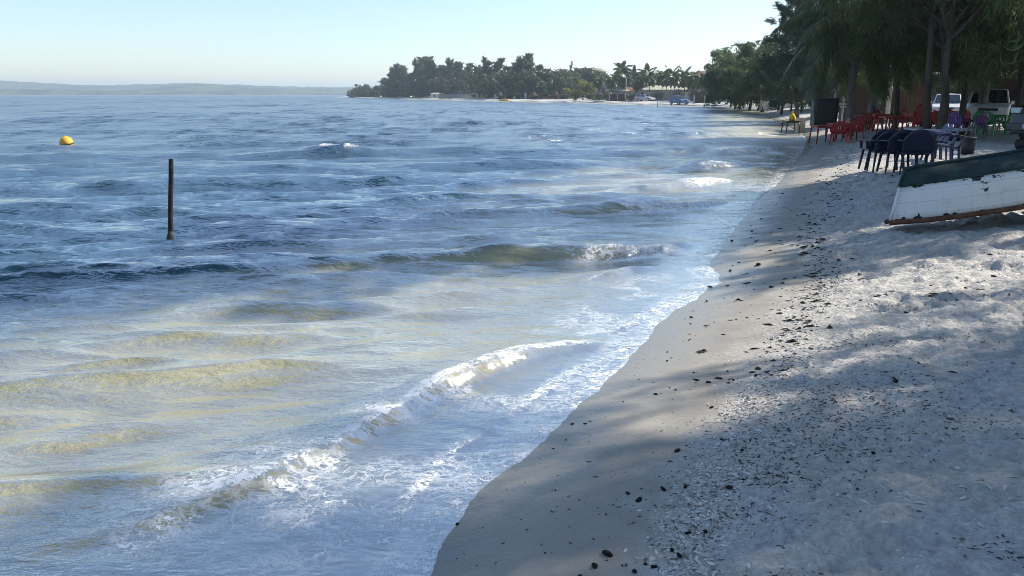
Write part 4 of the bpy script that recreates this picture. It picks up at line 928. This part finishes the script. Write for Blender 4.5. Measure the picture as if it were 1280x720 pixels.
# ------------------------------------------------------------------ vehicles (nose points to -y in local axes)
def car(name, label, paint, x, y, rz, L=4.2, Wd=1.68, H=1.55, van=0.0, group=None, detail=True, z=None):
    o = thing(name, label, 'car', (x, y, ground(x, y) if z is None else z), R(rz), group)
    hw = Wd / 2; hl = L / 2; zb = .30; belt = H * .60; hood = H * (.55 + .05 * van)
    # body tub
    side = [(-hl, zb + .05), (-hl - .02, .55), (-hl + .10, hood - .10), (-hl + .9 - .25 * van, hood + .03), (-hl + 1.1 - .2 * van, belt), (hl - .25, belt), (hl - .03, belt - .12), (hl, .5), (hl - .06, zb)]
    m = MB(); secs = [(-hw, .0), (-hw - .0, .0)]
    rows = []
    for f, ins in ((-1, .10), (-.93, .02), (-.8, 0), (.8, 0), (.93, .02), (1, .10)):
        pts = []
        for (yy, zz) in side:
            taper = 1 - .10 * max(0, (abs(yy) / hl - .72) / .28) ** 2
            pts.append((f * hw * taper, yy * (1 - ins * .12), zz - (ins * .9 * (zz > .5) * .35) + (ins * .3 if zz < .5 else 0)))
        rows.append(pts + [pts[0]])
    m.grid(rows); m.poly(rows[0][:-1]); m.poly(list(reversed(rows[-1][:-1])))
    body = m.build('body', paint, o, smooth=False, bevel=.025)
    # cabin
    y0, y1 = -hl + 1.0 - .22 * van, hl - .16; r0, r1 = y0 + .78 + .12 * van, y1 - (.35 - .18 * van); hi = hw - .05; ht = hw - .19
    zt = H - .06
    base = [(-hi, y0), (hi, y0), (hi, y1), (-hi, y1)]; topq = [(-ht, r0), (ht, r0), (ht, r1), (-ht, r1)]
    m = MB(); b3 = [(q[0], q[1], belt - .02) for q in base]; t3 = [(q[0], q[1], zt) for q in topq]
    for i in range(4): j = (i + 1) % 4; m.quad(b3[i], b3[j], t3[j], t3[i])
    m.poly(t3); m.build('cabin', paint, o, bevel=.05)
    m = MB(); m.grid([[(a * ht * .97, r0 + .05 + (r1 - r0 - .1) * f, zt + .055 * math.cos(a * 1.3) * math.sin(math.pi * (.12 + .76 * f)) ** .5 - .012) for a in np.linspace(-1, 1, 7)] for f in np.linspace(0, 1, 7)]); m.build('roof', paint, o, smooth=True)
    def pane(name, a, b, c, d, u0, u1, v0, v1, off=.012):
        a, b, c, d = map(Vector, (a, b, c, d)); nrm = (b - a).cross(d - a).normalized()
        def q(u, v): return (a * (1 - u) + b * u) * (1 - v) + (d * (1 - u) + c * u) * v + nrm * off
        MB().poly([q(u0, v0), q(u1, v0), q(u1 - (u1 - u0) * .0, v1), q(u0, v1)]).build(name, M['glass'], o, solid=-.006)
    pane('windscreen', b3[0], b3[1], t3[1], t3[0], .05, .95, .10, .93)
    pane('rear_window', b3[2], b3[3], t3[3], t3[2], .08, .92, .2, .9)
    for A, B in ((1, 2), (3, 0)):
        for u0, u1 in (((.12, .48), (.53, .93)) if A == 1 else ((.07, .47), (.52, .88))): pane('side_window', b3[A], b3[B], t3[B], t3[A], u0, u1, .14, .88)
    for sx in (-1, 1):
        for yy in (-hl + .78, hl - .75):
            w_ = MB(); w_.tube([((hw - .20) * sx, yy, .31), ((hw - .17) * sx, yy, .31), ((hw - .03) * sx, yy, .31), ((hw + .0) * sx, yy, .31)], [.29, .31, .31, .28], 20)
            wo_ = w_.build('wheel', M['tyre'], o, smooth=False); MB().tube([((hw - .02) * sx, yy, .31), ((hw + .012) * sx, yy, .31)], [.19, .17], 16).build('rim', M['rim'], wo_)
        if detail:
            MB().box((sx * (hw - .30), -hl + .03, hood - .20), (.38, .10, .17)).build('headlight', M['lamp_glass'], o, bevel=.03)
            MB().box((sx * (hw - .16), hl - .04, belt - .2), (.22, .08, .28)).build('tail_light', M['lamp_red'], o, bevel=.02)
            MB().box((sx * (hw + .09), y0 + .32, belt + .07), (.20, .10, .15)).build('side_mirror', paint if van < 2 else M['trim'], o, bevel=.03)
    if detail:
        MB().box((0, -hl - .01, hood - .22), (Wd * .42, .06, .11)).build('grille', M['trim'], o, bevel=.01)
        MB().box((0, -hl - .03, .46), (Wd * .90, .14, .24)).build('bumper', paint, o, bevel=.05)
        MB().box((0, -hl - .105, .50), (.42, .012, .13)).build('number_plate', M['metal'], o)
        MB().box((0, -hl - .05, .33), (Wd * .7, .10, .08)).build('air_intake', M['trim'], o, bevel=.01)
        for q in (-.35, .2): MB().tube([(q, y0 + .03, belt + .03), (q + .25, y0 + .10, belt + .10), (q + .45, y0 + .20, belt + .17)], .010, 5).build('wiper', M['trim'], o)
    return o
car('parked_car', 'white minivan parked nose to the beach behind the green chairs', M['car_white'], 21.5, 37.2, -30, 4.2, 1.72, 1.72, 1.0)
car('parked_car', 'white hatchback parked behind the tree trunks', M['car_white'], 26.4, 50, -28, 4.0, 1.66, 1.5)
car('parked_car', 'white car partly hidden behind the thin dark trunk', M['car_white'], 24.4, 52, -28, 4.1, 1.66, 1.5)
car('parked_car', 'black sport utility vehicle with its nose at the cut log', M['car_black'], 17.95, 25.2, -78, 4.7, 1.9, 2.05, .4)
car('parked_van', 'small white and blue van parked on the far beach', M['car_blue'], fx(852, 148), 150, 20, 4.2, 1.7, 1.7, 1.0)
car('parked_car', 'silver hatchback parked by the white far wall', M['car_silver'], fx(906, 138), 139, 40, 4.1, 1.7, 1.6)
car('parked_car', 'silver car parked among the far palms', M['car_silver'], fx(808, 172), 174, 50, 4.1, 1.7, 1.5)

# ------------------------------------------------------------------ beach kiosks and signs
def plank_wall(o, x0, x1, y, z0, z1, n, mat, th=.03):
    w_ = (x1 - x0) / n; me_ = None
    for i in range(n):
        c = x0 + (i + .5) * w_
        if me_ is None: me_ = MB().box((0, 0, (z0 + z1) / 2), (w_ - .012, th, z1 - z0)).mesh('plank', bevel=.004); me_.materials.append(mat)
        q = link('plank', me_, None, o); q.location = (c, y + .008 * (i % 3), 0)
def kiosk(name, label, x, y, rz, w, d, h, wallm, roofm, rise, cat='kiosk', openf=True):
    o = thing(name, label, cat, (x, y, ground(x, y) - .05), R(rz))
    for sx in (-1, 1):
        for sy in (-1, 1): MB().box((sx * (w / 2 - .06), sy * (d / 2 - .06), (h + .1) / 2), (.11, .11, h + .1)).build('post', M['wood_dark'], o, bevel=.01)
    MB().box((0, d / 2 - .05, h / 2), (w - .24, .08, h)).build('back_wall', wallm, o)
    for sx in (-1, 1): MB().box((sx * (w / 2 - .05), 0, h / 2), (.07, d - .26, h)).build('side_wall', wallm, o)
    if openf:
        plank_wall(o, -w / 2 + .13, w / 2 - .13, -d / 2 + .06, .05, 1.0, max(6, int(w / .22)), wallm)
        MB().box((0, -d / 2 - .02, 1.05), (w - .05, .36, .06)).build('counter', M['wood'], o, bevel=.01)
    else: plank_wall(o, -w / 2 + .13, w / 2 - .13, -d / 2 + .06, .05, h, max(6, int(w / .22)), wallm)
    m = MB(); rr = []
    for f in np.linspace(0, 1, 4): rr.append([(-w / 2 - .35 + (w + .7) * a, -d / 2 - .5 + (d + .9) * f, h + .16 + rise * a + .02 * math.sin(a * w * 18)) for a in np.linspace(0, 1, int(w * 12))])
    m.grid(rr).build('roof', roofm, o, solid=.02)
    MB().tube([(-w / 2 - .35, -d / 2 - .49, h + .10), (w / 2 + .35, -d / 2 - .49, h + .10 + rise)], .05, 6).build('fascia', M['white_paint'], o)
    return o
kiosk('beach_kiosk', 'brown plank kiosk shuttered behind the low coconut palm', 20.4, 45.6, -12, 3.8, 3.0, 2.5, M['brown_wall'], M['thatch'], 0.0, openf=False)
M['tin'] = simple('rusty_tin_roof', (0.40, 0.36, 0.33), 0.6, 0.4, 0.2, 3, dirt=(0.20, 0.09, 0.05))
kiosk('beach_kiosk', 'tin-roofed open kiosk with white fascia behind the black car', 28.2, 43.5, -25, 5.4, 3.6, 2.3, M['brown_wall'], M['tin'], 0.8)
o = thing('market_stall', 'black tarpaulin-covered stall behind the red tables', 'stall', (17.75, 46.8, ground(17.75, 46.8) - .03), R(-8))
m = MB(); m.grid([[(-.62 + 1.24 * a + .02 * math.sin(9 * f + 3 * a), -.5, 1.5 * f) for a in np.linspace(0, 1, 9)] for f in np.linspace(0, 1, 7)]); m.grid([[(.62, -.5 + 1.0 * a, 1.5 * f) for a in (0, .5, 1)] for f in (0, .5, 1)]); m.grid([[(-.62, -.5 + 1.0 * a, 1.5 * f) for a in (0, .5, 1)] for f in (0, .5, 1)]); m.build('tarpaulin', M['black_tarp'], o, smooth=True, solid=.01)
MB().box((0, 0, 1.52), (1.32, 1.1, .05)).build('stall_top', M['black_tarp'], o, bevel=.012)
for a in (-1, 1):
    for b in (-1, 1): MB().box((.57 * a, .45 * b, .75), (.06, .06, 1.5)).build('leg', M['wood_dark'], o)
o = thing('signpost', 'thin pale signpost with two small boards by the low palm', 'signpost', (fx(1055, 39.5), 39.5, ground(fx(1055, 39.5), 39.5) - .1))
MB().tube([(0, 0, 0), (0.01, 0, 1.2), (0, 0, 2.3)], [.045, .042, .04], 10).build('pole', M['concrete'], o, smooth=True)
MB().box((.0, -.06, 1.36), (.40, .025, .10)).build('sign_board', M['cardboard'], o, bevel=.005); MB().box((.03, -.06, 1.23), (.34, .025, .09)).build('sign_board', M['cardboard'], o, bevel=.005)
o = thing('notice_board', 'small pale board standing behind the red tables', 'board', (fx(1098, 38.6), 38.6, ground(17.1, 38.6)))
MB().box((0, 0, 1.20), (.36, .03, .24)).build('panel', M['cardboard'], o, bevel=.005)
for a in (-1, 1): MB().box((.15 * a, .03, .60), (.03, .03, 1.2)).build('stake', M['wood'], o)
for i, (px, Y, H_, lab) in enumerate([(1112, 43, 5.5, 'pale concrete pole beside the thin dark trunk'), (1236, 52, 7.5, 'grey utility pole behind the white minivan'), (1247, 56, 8.0, 'thin grey utility pole next to the tin-roofed kiosk'), (896, 146, 6.0, 'concrete street-lamp pole in front of the tile-roofed house'), (916, 140, 5.0, 'concrete pole beside the white wall')]):
    x = fx(px, Y); o = thing('utility_pole', lab, 'pole', (x, Y, ground(x, Y) - .2))
    MB().tube([(0, 0, 0), (0, 0, H_ / 2), (0, 0, H_)], [.13, .11, .085], 10).build('shaft', M['concrete'], o, smooth=True)
    MB().box((0, 0, H_ - .35), (1.3, .09, .10)).build('crossarm', M['wood_dark'], o)
    for a in (-.5, .5): MB().tube([(a, 0, H_ - .3), (a, 0, H_ - .18)], [.04, .03], 8).build('insulator', M['lamp_glass'], o)
x = fx(782, 178); o = thing('street_lamp', 'tall lamp post with round pale head on the far beach', 'street lamp', (x, 178, ground(x, 178) - .2))
MB().tube([(0, 0, 0), (0, 0, 2.5), (0, 0, 5.1)], [.14, .10, .08], 10).build('post', M['concrete'], o, smooth=True); MB().tube([(0, 0, 5.1), (-.3, 0, 5.3)], .05, 6).build('bracket', M['metal'], o); MB().tube([(-.3, 0, 5.15), (-.3, 0, 5.28), (-.3, 0, 5.45)], [.12, .30, .10], 12).build('lamp_head', M['white_paint'], o, smooth=True)

# ------------------------------------------------------------------ houses, walls and shades on the far shore
def house(label, x, y, rz, w, d, h, wallm, roofm, rise, floors=1, cols=4, balcony=False, flat=False, name='house'):
    o = thing(name, label, 'house', (x, y, ground(x, y) - .1), R(rz))
    MB().box((0, 0, h / 2), (w, d, h)).build('wall', wallm, o)
    if flat: MB().box((0, 0, h + .12), (w + .3, d + .3, .24)).build('roof', roofm, o, bevel=.03)
    else:
        r = MB(); e = .5; a = (w / 2 + e); b = (d / 2 + e)
        r.poly([(-a, -b, h + .003), (a, -b, h + .003), (a * .45, 0, h + rise), (-a * .45, 0, h + rise)]); r.poly([(a, b, h + .003), (-a, b, h + .003), (-a * .45, 0, h + rise), (a * .45, 0, h + rise)])
        r.poly([(a, -b, h + .003), (a, b, h + .003), (a * .45, 0, h + rise)]); r.poly([(-a, b, h + .003), (-a, -b, h + .003), (-a * .45, 0, h + rise)]); r.poly([(-a, b, h + .003), (a, b, h + .003), (a, -b, h + .003), (-a, -b, h + .003)])
        r.build('roof', roofm, o)
    fh = h / floors
    for f in range(floors):
        for c in range(cols):
            cx = -w / 2 + (c + .5) * w / cols
            wi = MB().box((cx, -d / 2 - .015, f * fh + fh * .55), (w / cols * .52, .05, fh * .48)).build('window', M['white_paint'], o)
            MB().box((cx, -d / 2 - .045, f * fh + fh * .55), (w / cols * .44, .02, fh * .40)).build('pane', M['pane'], wi)
        if balcony and f:
            bl = MB().box((0, -d / 2 - .6, f * fh), (w * .96, 1.2, .14)).build('balcony', M['white_paint'], o)
            MB().box((0, -d / 2 - 1.17, f * fh + .50), (w * .95, .06, .85)).build('parapet', M['white_paint'], bl)
    MB().box((w * .36, -d / 2 - .03, 1.02), (.9, .05, 2.0)).build('door', M['wood'], o)
    return o
def low_wall(label, px0, px1, Y, h, mat, cap=None, rz=0, seg=1.6):
    x0, x1 = fx(px0, Y), fx(px1, Y); o = thing('garden_wall', label, 'wall', ((x0 + x1) / 2, Y, ground((x0 + x1) / 2, Y) - .2), R(rz)); w = x1 - x0
    n = max(2, int(w / seg)); sw = w / n
    pm = MB().box((0, 0, h / 2), (sw - .24, .14, h)).mesh('wall_panel'); pm.materials.append(mat); qm = MB().box((0, 0, h / 2 + .06), (.24, .24, h + .12)).mesh('pier', bevel=.01); qm.materials.append(M['concrete'])
    for i in range(n):
        q = link('wall_panel', pm, None, o); q.location = (-w / 2 + (i + .5) * sw, 0, 0)
    for i in range(n + 1):
        q = link('pier', qm, None, o); q.location = (-w / 2 + i * sw, 0, 0)
    return o
house('two-storey house with red tiled roof and white balconies', fx(884, 178), 180, -8, 6.8, 7, 5.4, M['white_paint'], M['red_tile'], .9, 2, 3, True)
house('second red-roofed house wing rising behind the balconied house', fx(897, 190), 192, -8, 5.0, 6, 6.2, M['white_paint'], M['red_tile'], 1.1, 2, 2)
house('grey flat-roofed blockhouse behind the yellow-green tree', fx(756, 206), 208, 6, 3.8, 4, 4.1, M['grey_wall'], M['grey_wall'], 0, 1, 2, flat=True)
house('long low building with pale roof behind the far palms', fx(830, 196), 197, 4, 13, 5, 2.4, M['grey_wall'], M['pale_roof'], 1.0, 1, 7)
house('low shed with pale green roof beside the street lamp', fx(772, 190), 191, 4, 4.2, 4, 2.2, M['grey_wall'], M['pale_roof'], .9, 1, 2)
house('small shed with red roof behind the street lamp', fx(788, 192), 193, 4, 2.6, 3, 2.3, M['grey_wall'], M['red_tile'], .8, 1, 1)
house('pale house roof showing above the rounded trees', fx(742, 330), 331, 0, 9, 6, 9.6, M['white_paint'], M['pale_roof'], 1.6, 2, 3)
house('low white beach house on the headland shore', fx(545, 318), 319, 14, 4, 3, 1.6, M['white_paint'], M['grey_wall'], .5, 1, 2)
house('white bungalow under the trees where the beach narrows', fx(922, 150), 152, -10, 4.5, 4, 2.8, M['white_paint'], M['thatch'], 1.2, 1, 2)
low_wall('long grey panelled garden wall under the far palms', 812, 866, 186, 1.9, M['grey_wall'])
low_wall('dark timber garden wall beside the street lamp', 762, 782, 184, 1.7, M['brown_wall'])
low_wall('grey stone sea wall at the foot of the headland', 548, 612, 302, 1.5, M['grey_wall'], rz=16)
low_wall('white painted wall beyond the silver hatchback', 911, 930, 144, 1.7, M['white_paint'])
low_wall('brown fence wall beside the tile-roofed house', 868, 894, 150, 1.4, M['brown_wall'])
low_wall('pale garden wall under the beach almond trees', 952, 1008, 96, 1.1, M['white_paint'])
low_wall('grey boundary wall behind the parked white cars', 1090, 1300, 72, 2.0, M['grey_wall'])
low_wall('dark plank boundary wall behind the kiosks', 1020, 1092, 70, 1.8, M['brown_wall'])
for i, (px, Y, lab) in enumerate([(625, 248, 'thatched beach shade beside the yellow sailing dinghy'), (647, 243, 'thatched beach shade second from the yellow sailing dinghy'), (667, 236, 'thatched beach shade third from the yellow sailing dinghy'), (695, 224, 'thatched beach shade nearest the yellow-green tree')]):
    x = fx(px, Y); o = thing('thatched_hut', lab, 'hut', (x, Y, ground(x, Y) - .1), 0, 'thatched beach shades on the far beach')
    MB().tube([(0, 0, 1.1), (0, 0, 1.7), (0, 0, 2.3)], [1.25, .75, .05], 12).build('thatch_roof', M['thatch'], o)
    for a in range(4): MB().tube([(.8 * math.cos(a * 1.57 + .7), .8 * math.sin(a * 1.57 + .7), 0), (.8 * math.cos(a * 1.57 + .7), .8 * math.sin(a * 1.57 + .7), 1.35)], .06, 6).build('post', M['wood_dark'], o)
    MB().box((0, .75, .65), (1.3, .05, 1.1)).build('back_screen', M['brown_wall'], o)
for px, Y, h, lab in [(596, 286, 2.2, 'tall white gate panel on the far beach'), (619, 262, 1.6, 'small white panel on the far beach near the dinghy'), (657, 244, 1.9, 'white panel standing between two thatched shades'), (484, 420, 1.8, 'pale panel among the headland shrubs')]:
    x = fx(px, Y); o = thing('white_screen', lab, 'screen', (x, Y, ground(x, Y) - .1))
    MB().box((0, 0, h / 2), (.8, .08, h)).build('panel', M['white_paint'], o, bevel=.01); MB().box((0, .08, h / 2), (.1, .08, h + .2)).build('post', M['wood'], o)
x = fx(630, 228); o = thing('sailing_dinghy', 'small yellow sailing dinghy with bare mast drawn up on the far beach', 'boat', (x, 229, ground(x, 229) + .02), R(10))
rows = []
for f in np.linspace(0, 1, 9):
    b = .62 * (math.sin(math.pi * (f * .82 + .12)) ** .6); rows.append([(-1.4 + 2.8 * f, -b, .48 + .1 * f * f), (-1.4 + 2.8 * f, -b * .7, .12), (-1.4 + 2.8 * f, 0, .0 + .12 * f * f), (-1.4 + 2.8 * f, b * .7, .12), (-1.4 + 2.8 * f, b, .48 + .1 * f * f)])
M['yellow_hull'] = simple('yellow_hull', (0.70, 0.40, 0.03), .4, .5, .1, 3)
MB().grid(rows).build('hull', M['yellow_hull'], o, smooth=True, solid=.03); MB().tube([(.3, 0, .1), (.3, 0, 3.6)], [.05, .03], 8).build('mast', M['metal'], o); MB().tube([(.3, 0, .9), (-1.2, .1, .95)], .035, 6).build('boom', M['metal'], o); MB().box((-.2, 0, .40), (.25, 1.0, .04)).build('thwart', M['wood'], o)
for i, (px, Y, lab) in enumerate([(890, 141, 'red-brown garden table in front of the tile-roofed house'), (934, 126, 'dark garden table under the beach trees')]):
    x = fx(px, Y); table('plastic_red' if i == 0 else 'plastic_brown', x, Y, 5, lab, sc=1.3)

# ------------------------------------------------------------------ strandline and litter on the sand
def lump_mesh(seed, flat=.55):
    bm = bmesh.new(); bmesh.ops.create_icosphere(bm, subdivisions=2, radius=1.0); rs = np.random.default_rng(seed); ph = rs.uniform(0, 6.28, 9)
    for v in bm.verts:
        c = v.co; k = 1 + .22 * math.sin(3 * c.x + ph[0]) * math.sin(2.6 * c.y + ph[1]) + .16 * math.sin(6 * c.z + ph[2] + 4 * c.x) + .12 * math.sin(9 * c.y + ph[3] + 5 * c.x) + rs.normal(0, .06)
        v.co = Vector((c.x * k * 1.25, c.y * k * .9, c.z * k * flat))
    m_ = bpy.data.meshes.new('lump'); bm.to_mesh(m_); bm.free(); return m_
M['weed'] = simple('dried_weed', (0.028, 0.024, 0.019), 0.85, 0.25, 0.5, 40, 0.2, 6)
LUMP = [lump_mesh(i) for i in range(5)]
for m_ in LUMP: m_.materials.append(M['weed'])
def gz_at(x, y):
    x = np.atleast_1d(np.asarray(x, float)); y = np.atleast_1d(np.asarray(y, float)); s_ = shore_s(x, y)
    return ground_base(x, y, s_) + relief(x, y, s_) + feet(x, y) * sstep(1.0, 1.8, s_), s_
SPOT = [(.40, 3.02, 3.2), (.27, 2.87, 2.8), (.19, 2.80, 2.6), (.06, 2.77, 1.9), (.25, 2.71, 2.3), (.30, 2.72, 2.0), (.34, 2.94, 2.2), (.49, 2.86, 2.2), (.54, 2.90, 1.9), (.57, 2.87, 1.6), (.66, 2.97, 2.3), (.68, 2.92, 2.2), (.75, 3.08, 2.3), (.82, 3.07, 2.0), (.56, 3.55, 2.3), (.60, 3.46, 2.2), (.73, 3.54, 2.2), (.83, 3.52, 2.2), (1.02, 3.44, 2.4), (1.10, 3.50, 2.2), (.89, 4.00, 2.8), (1.20, 3.88, 2.6), (1.14, 4.05, 2.4), (1.22, 4.6, 2.4), (.37, 4.62, 1.8), (.45, 4.60, 1.4), (-.12, 4.0, 1.8), (-.26, 3.45, 1.5), (.52, 5.2, 2.0), (.95, 6.2, 2.0), (.95, 5.0, 1.8), (1.32, 5.1, 2.6), (1.5, 5.3, 2.4), (1.48, 5.9, 2.6), (2.1, 2.75, 3.4), (2.28, 2.78, 3.6), (2.9, 2.7, 3.0), (2.35, 3.1, 2.2), (2.75, 3.45, 2.2), (1.75, 3.6, 2.4), (2.65, 4.6, 4.0), (2.3, 4.55, 4.2), (3.6, 3.3, 2.8), (1.62, 7.0, 3.0), (1.9, 7.6, 3.0), (2.1, 8.3, 3.2), (2.5, 9.0, 3.2), (2.62, 7.9, 3.4), (3.2, 9.8, 3.4), (3.05, 11.0, 4.5), (2.85, 9.1, 6.0), (3.5, 11.6, 4.0), (4.0, 12.8, 4.2), (4.3, 7.0, 3.2), (5.0, 7.6, 3.0)]
for i, (x, y, r) in enumerate(SPOT):
    z, s_ = gz_at(x, y); z = float(z[0]); wetz = float(s_[0]) < 1.0
    o = link('seaweed_lump', LUMP[i % 5]); o.location = (x, y, z + r * .0016); q = r * random.uniform(.0045, .0075); o.scale = (q, q * random.uniform(.6, 1), q * .75); o.rotation_euler = (random.uniform(-.2, .2), random.uniform(-.2, .2), random.uniform(0, 6.28))
    tag(o, 'small dark seaweed lump on the smooth wet sand' if wetz else 'small dark seaweed lump among the dry sand and shell grit', 'seaweed', 'dark seaweed lumps scattered on the sand')
def scatter(name, label, pts, size, flat, mat, seed, tri=False):
    """thousands of tiny bits as one object"""
    rs = np.random.default_rng(seed); n = len(pts); z, _ = gz_at(pts[:, 0], pts[:, 1])
    base = np.array([(1, 0, 0), (.3, .9, 0), (-.8, .55, 0), (-.75, -.6, 0), (.4, -.85, 0), (.05, .05, 1)]); fc = np.array([(0, 1, 5), (1, 2, 5), (2, 3, 5), (3, 4, 5), (4, 0, 5)])
    a = rs.uniform(0, 6.28, n); ca, sa = np.cos(a), np.sin(a); sz = size * np.clip(rs.lognormal(0, .55, n), .4, 2.3); jit = 1 + rs.normal(0, .25, (n, 6, 1))
    B = base[None] * jit * sz[:, None, None]; B[:, :, 0] *= rs.uniform(.8, 3.2, n)[:, None]; B[:, :, 2] *= flat * rs.uniform(.35, 1.3, n)[:, None]
    X = B[:, :, 0] * ca[:, None] - B[:, :, 1] * sa[:, None] + pts[:, 0:1]; Y_ = B[:, :, 0] * sa[:, None] + B[:, :, 1] * ca[:, None] + pts[:, 1:2]
    Z = B[:, :, 2] + z[:, None] - .15 * sz[:, None] * flat
    V = np.stack([X, Y_, Z], -1).reshape(-1, 3); Q = (fc[None] + 6 * np.arange(n)[:, None, None]).reshape(-1, 3)
    return tag(link(name, np_mesh(name, V, Q, False), mat), label, kind='stuff')
def sample(n, fn, x0, x1, y0, y1, seed):
    rs = np.random.default_rng(seed); out = []; got = 0
    while got < n:
        u = rs.uniform(0, 1, 60000); y = y0 * (y1 / y0) ** u; x = rs.uniform(x0, x1, 60000) + .40 * y - .5
        s_ = shore_s(x, y); k = rs.uniform(0, 1, 60000) < fn(x, y, s_); out.append(np.stack([x, y], 1)[k]); got += k.sum()
    return np.concatenate(out)[:n]
def island(name, cols, rough=.8):
    t = NT(name); g = t.n.new('ShaderNodeNewGeometry'); r = t.n.new('ShaderNodeValToRGB'); r.color_ramp.interpolation = 'CONSTANT'
    e = r.color_ramp.elements; e[0].position = 0; e[0].color = (*cols[0], 1); e[1].position = 1 / len(cols); e[1].color = (*cols[1], 1)
    for i in range(2, len(cols)): q = e.new(i / len(cols)); q.color = (*cols[i], 1)
    t.t.links.new(g.outputs['Random Per Island'], r.inputs[0]); c = t.mix(t.noise(t.pos(), 80, 2), r.outputs[0], r.outputs[0]); return t.done(t.bsdf(c, rough, .3))
M['grit'] = island('shell_grit', [(.50, .47, .42), (.60, .57, .52), (.30, .27, .24), (.16, .14, .12), (.68, .66, .62), (.42, .38, .33)])
M['sandclod'] = island('sand_crumbs', [(.55, .52, .48), (.60, .58, .54), (.48, .45, .41), (.52, .50, .46)])
M['chips'] = island('dark_litter', [(.06, .054, .045), (.10, .088, .07), (.045, .04, .036), (.14, .115, .085), (.08, .072, .062)])
def strand(x, y, s_):
    c = 1.12 + .16 * (fbm(y * .9, y * .0 + 3, 201, 2) - .5) + .012 * y; return np.exp(-((s_ - c) / (.10 + .008 * y)) ** 2)
scatter('shell_grit', 'band of pale shell grit along the strandline', sample(13000, lambda x, y, s_: strand(x, y, s_) * (y < 9) * (.25 + .75 * (fbm(x * 2, y * 2, 203, 2) > .45)), -1.5, 4, 2.0, 9, 1), .0042, .7, M['grit'], 2)
scatter('beach_litter', 'dark bits of dried seaweed and bark strewn on the beach', np.concatenate([
    sample(4200, lambda x, y, s_: strand(x, y, s_) * (.3 + .7 * (y > 5)) * .8, -1.5, 4, 3.0, 34, 3),
    sample(24000, lambda x, y, s_: (s_ > 1.15) * np.clip(sstep(.46, .60, fbm(x * .8 + .5 * y, y * 1.3, 205, 3)) * sstep(.46, .62, fbm(x * 3 + y, y * 4.5, 206, 3)) * 1.0 + .012, 0, 1), -1.0, 7, 2.0, 16, 4),
    sample(3800, lambda x, y, s_: np.exp(-(((x - 1.75) * .45 - (y - 4.1) * .55) / .28) ** 2 - (((x - 1.75) * .8 + (y - 4.1) * .45) / .75) ** 2), -1, 5, 2.5, 7, 5),
    sample(700, lambda x, y, s_: (s_ > .15) * (s_ < 1.1) * .6, -1.5, 3, 2.5, 16, 6)]), .0031, .8, M['chips'], 7)
scatter('strandline_wrack', 'dark clumps of wrack strung along the strandline', np.concatenate([
    sample(900, lambda x, y, s_: strand(x, y, s_) * .8, -1.5, 4, 5.0, 30, 21), sample(170, lambda x, y, s_: (s_ > .2) * (s_ < 1.2) * .6, -1.5, 3, 5, 22, 22), sample(260, lambda x, y, s_: (s_ > 1.2) * sstep(.5, .65, fbm(x * .8, y * .8, 23, 2)), -1, 6, 6, 18, 24)]), .0125, .6, M['weed'], 25)
scatter('sand_clods', 'crumbs and clods of sand on the trodden dry beach', sample(16000, lambda x, y, s_: (s_ > 1.3) * (.25 + .75 * (fbm(x * 1.2, y * 1.2, 209, 2) > .5)), -1.0, 7, 2.0, 14, 8), .0046, .8, M['sandclod'], 9)
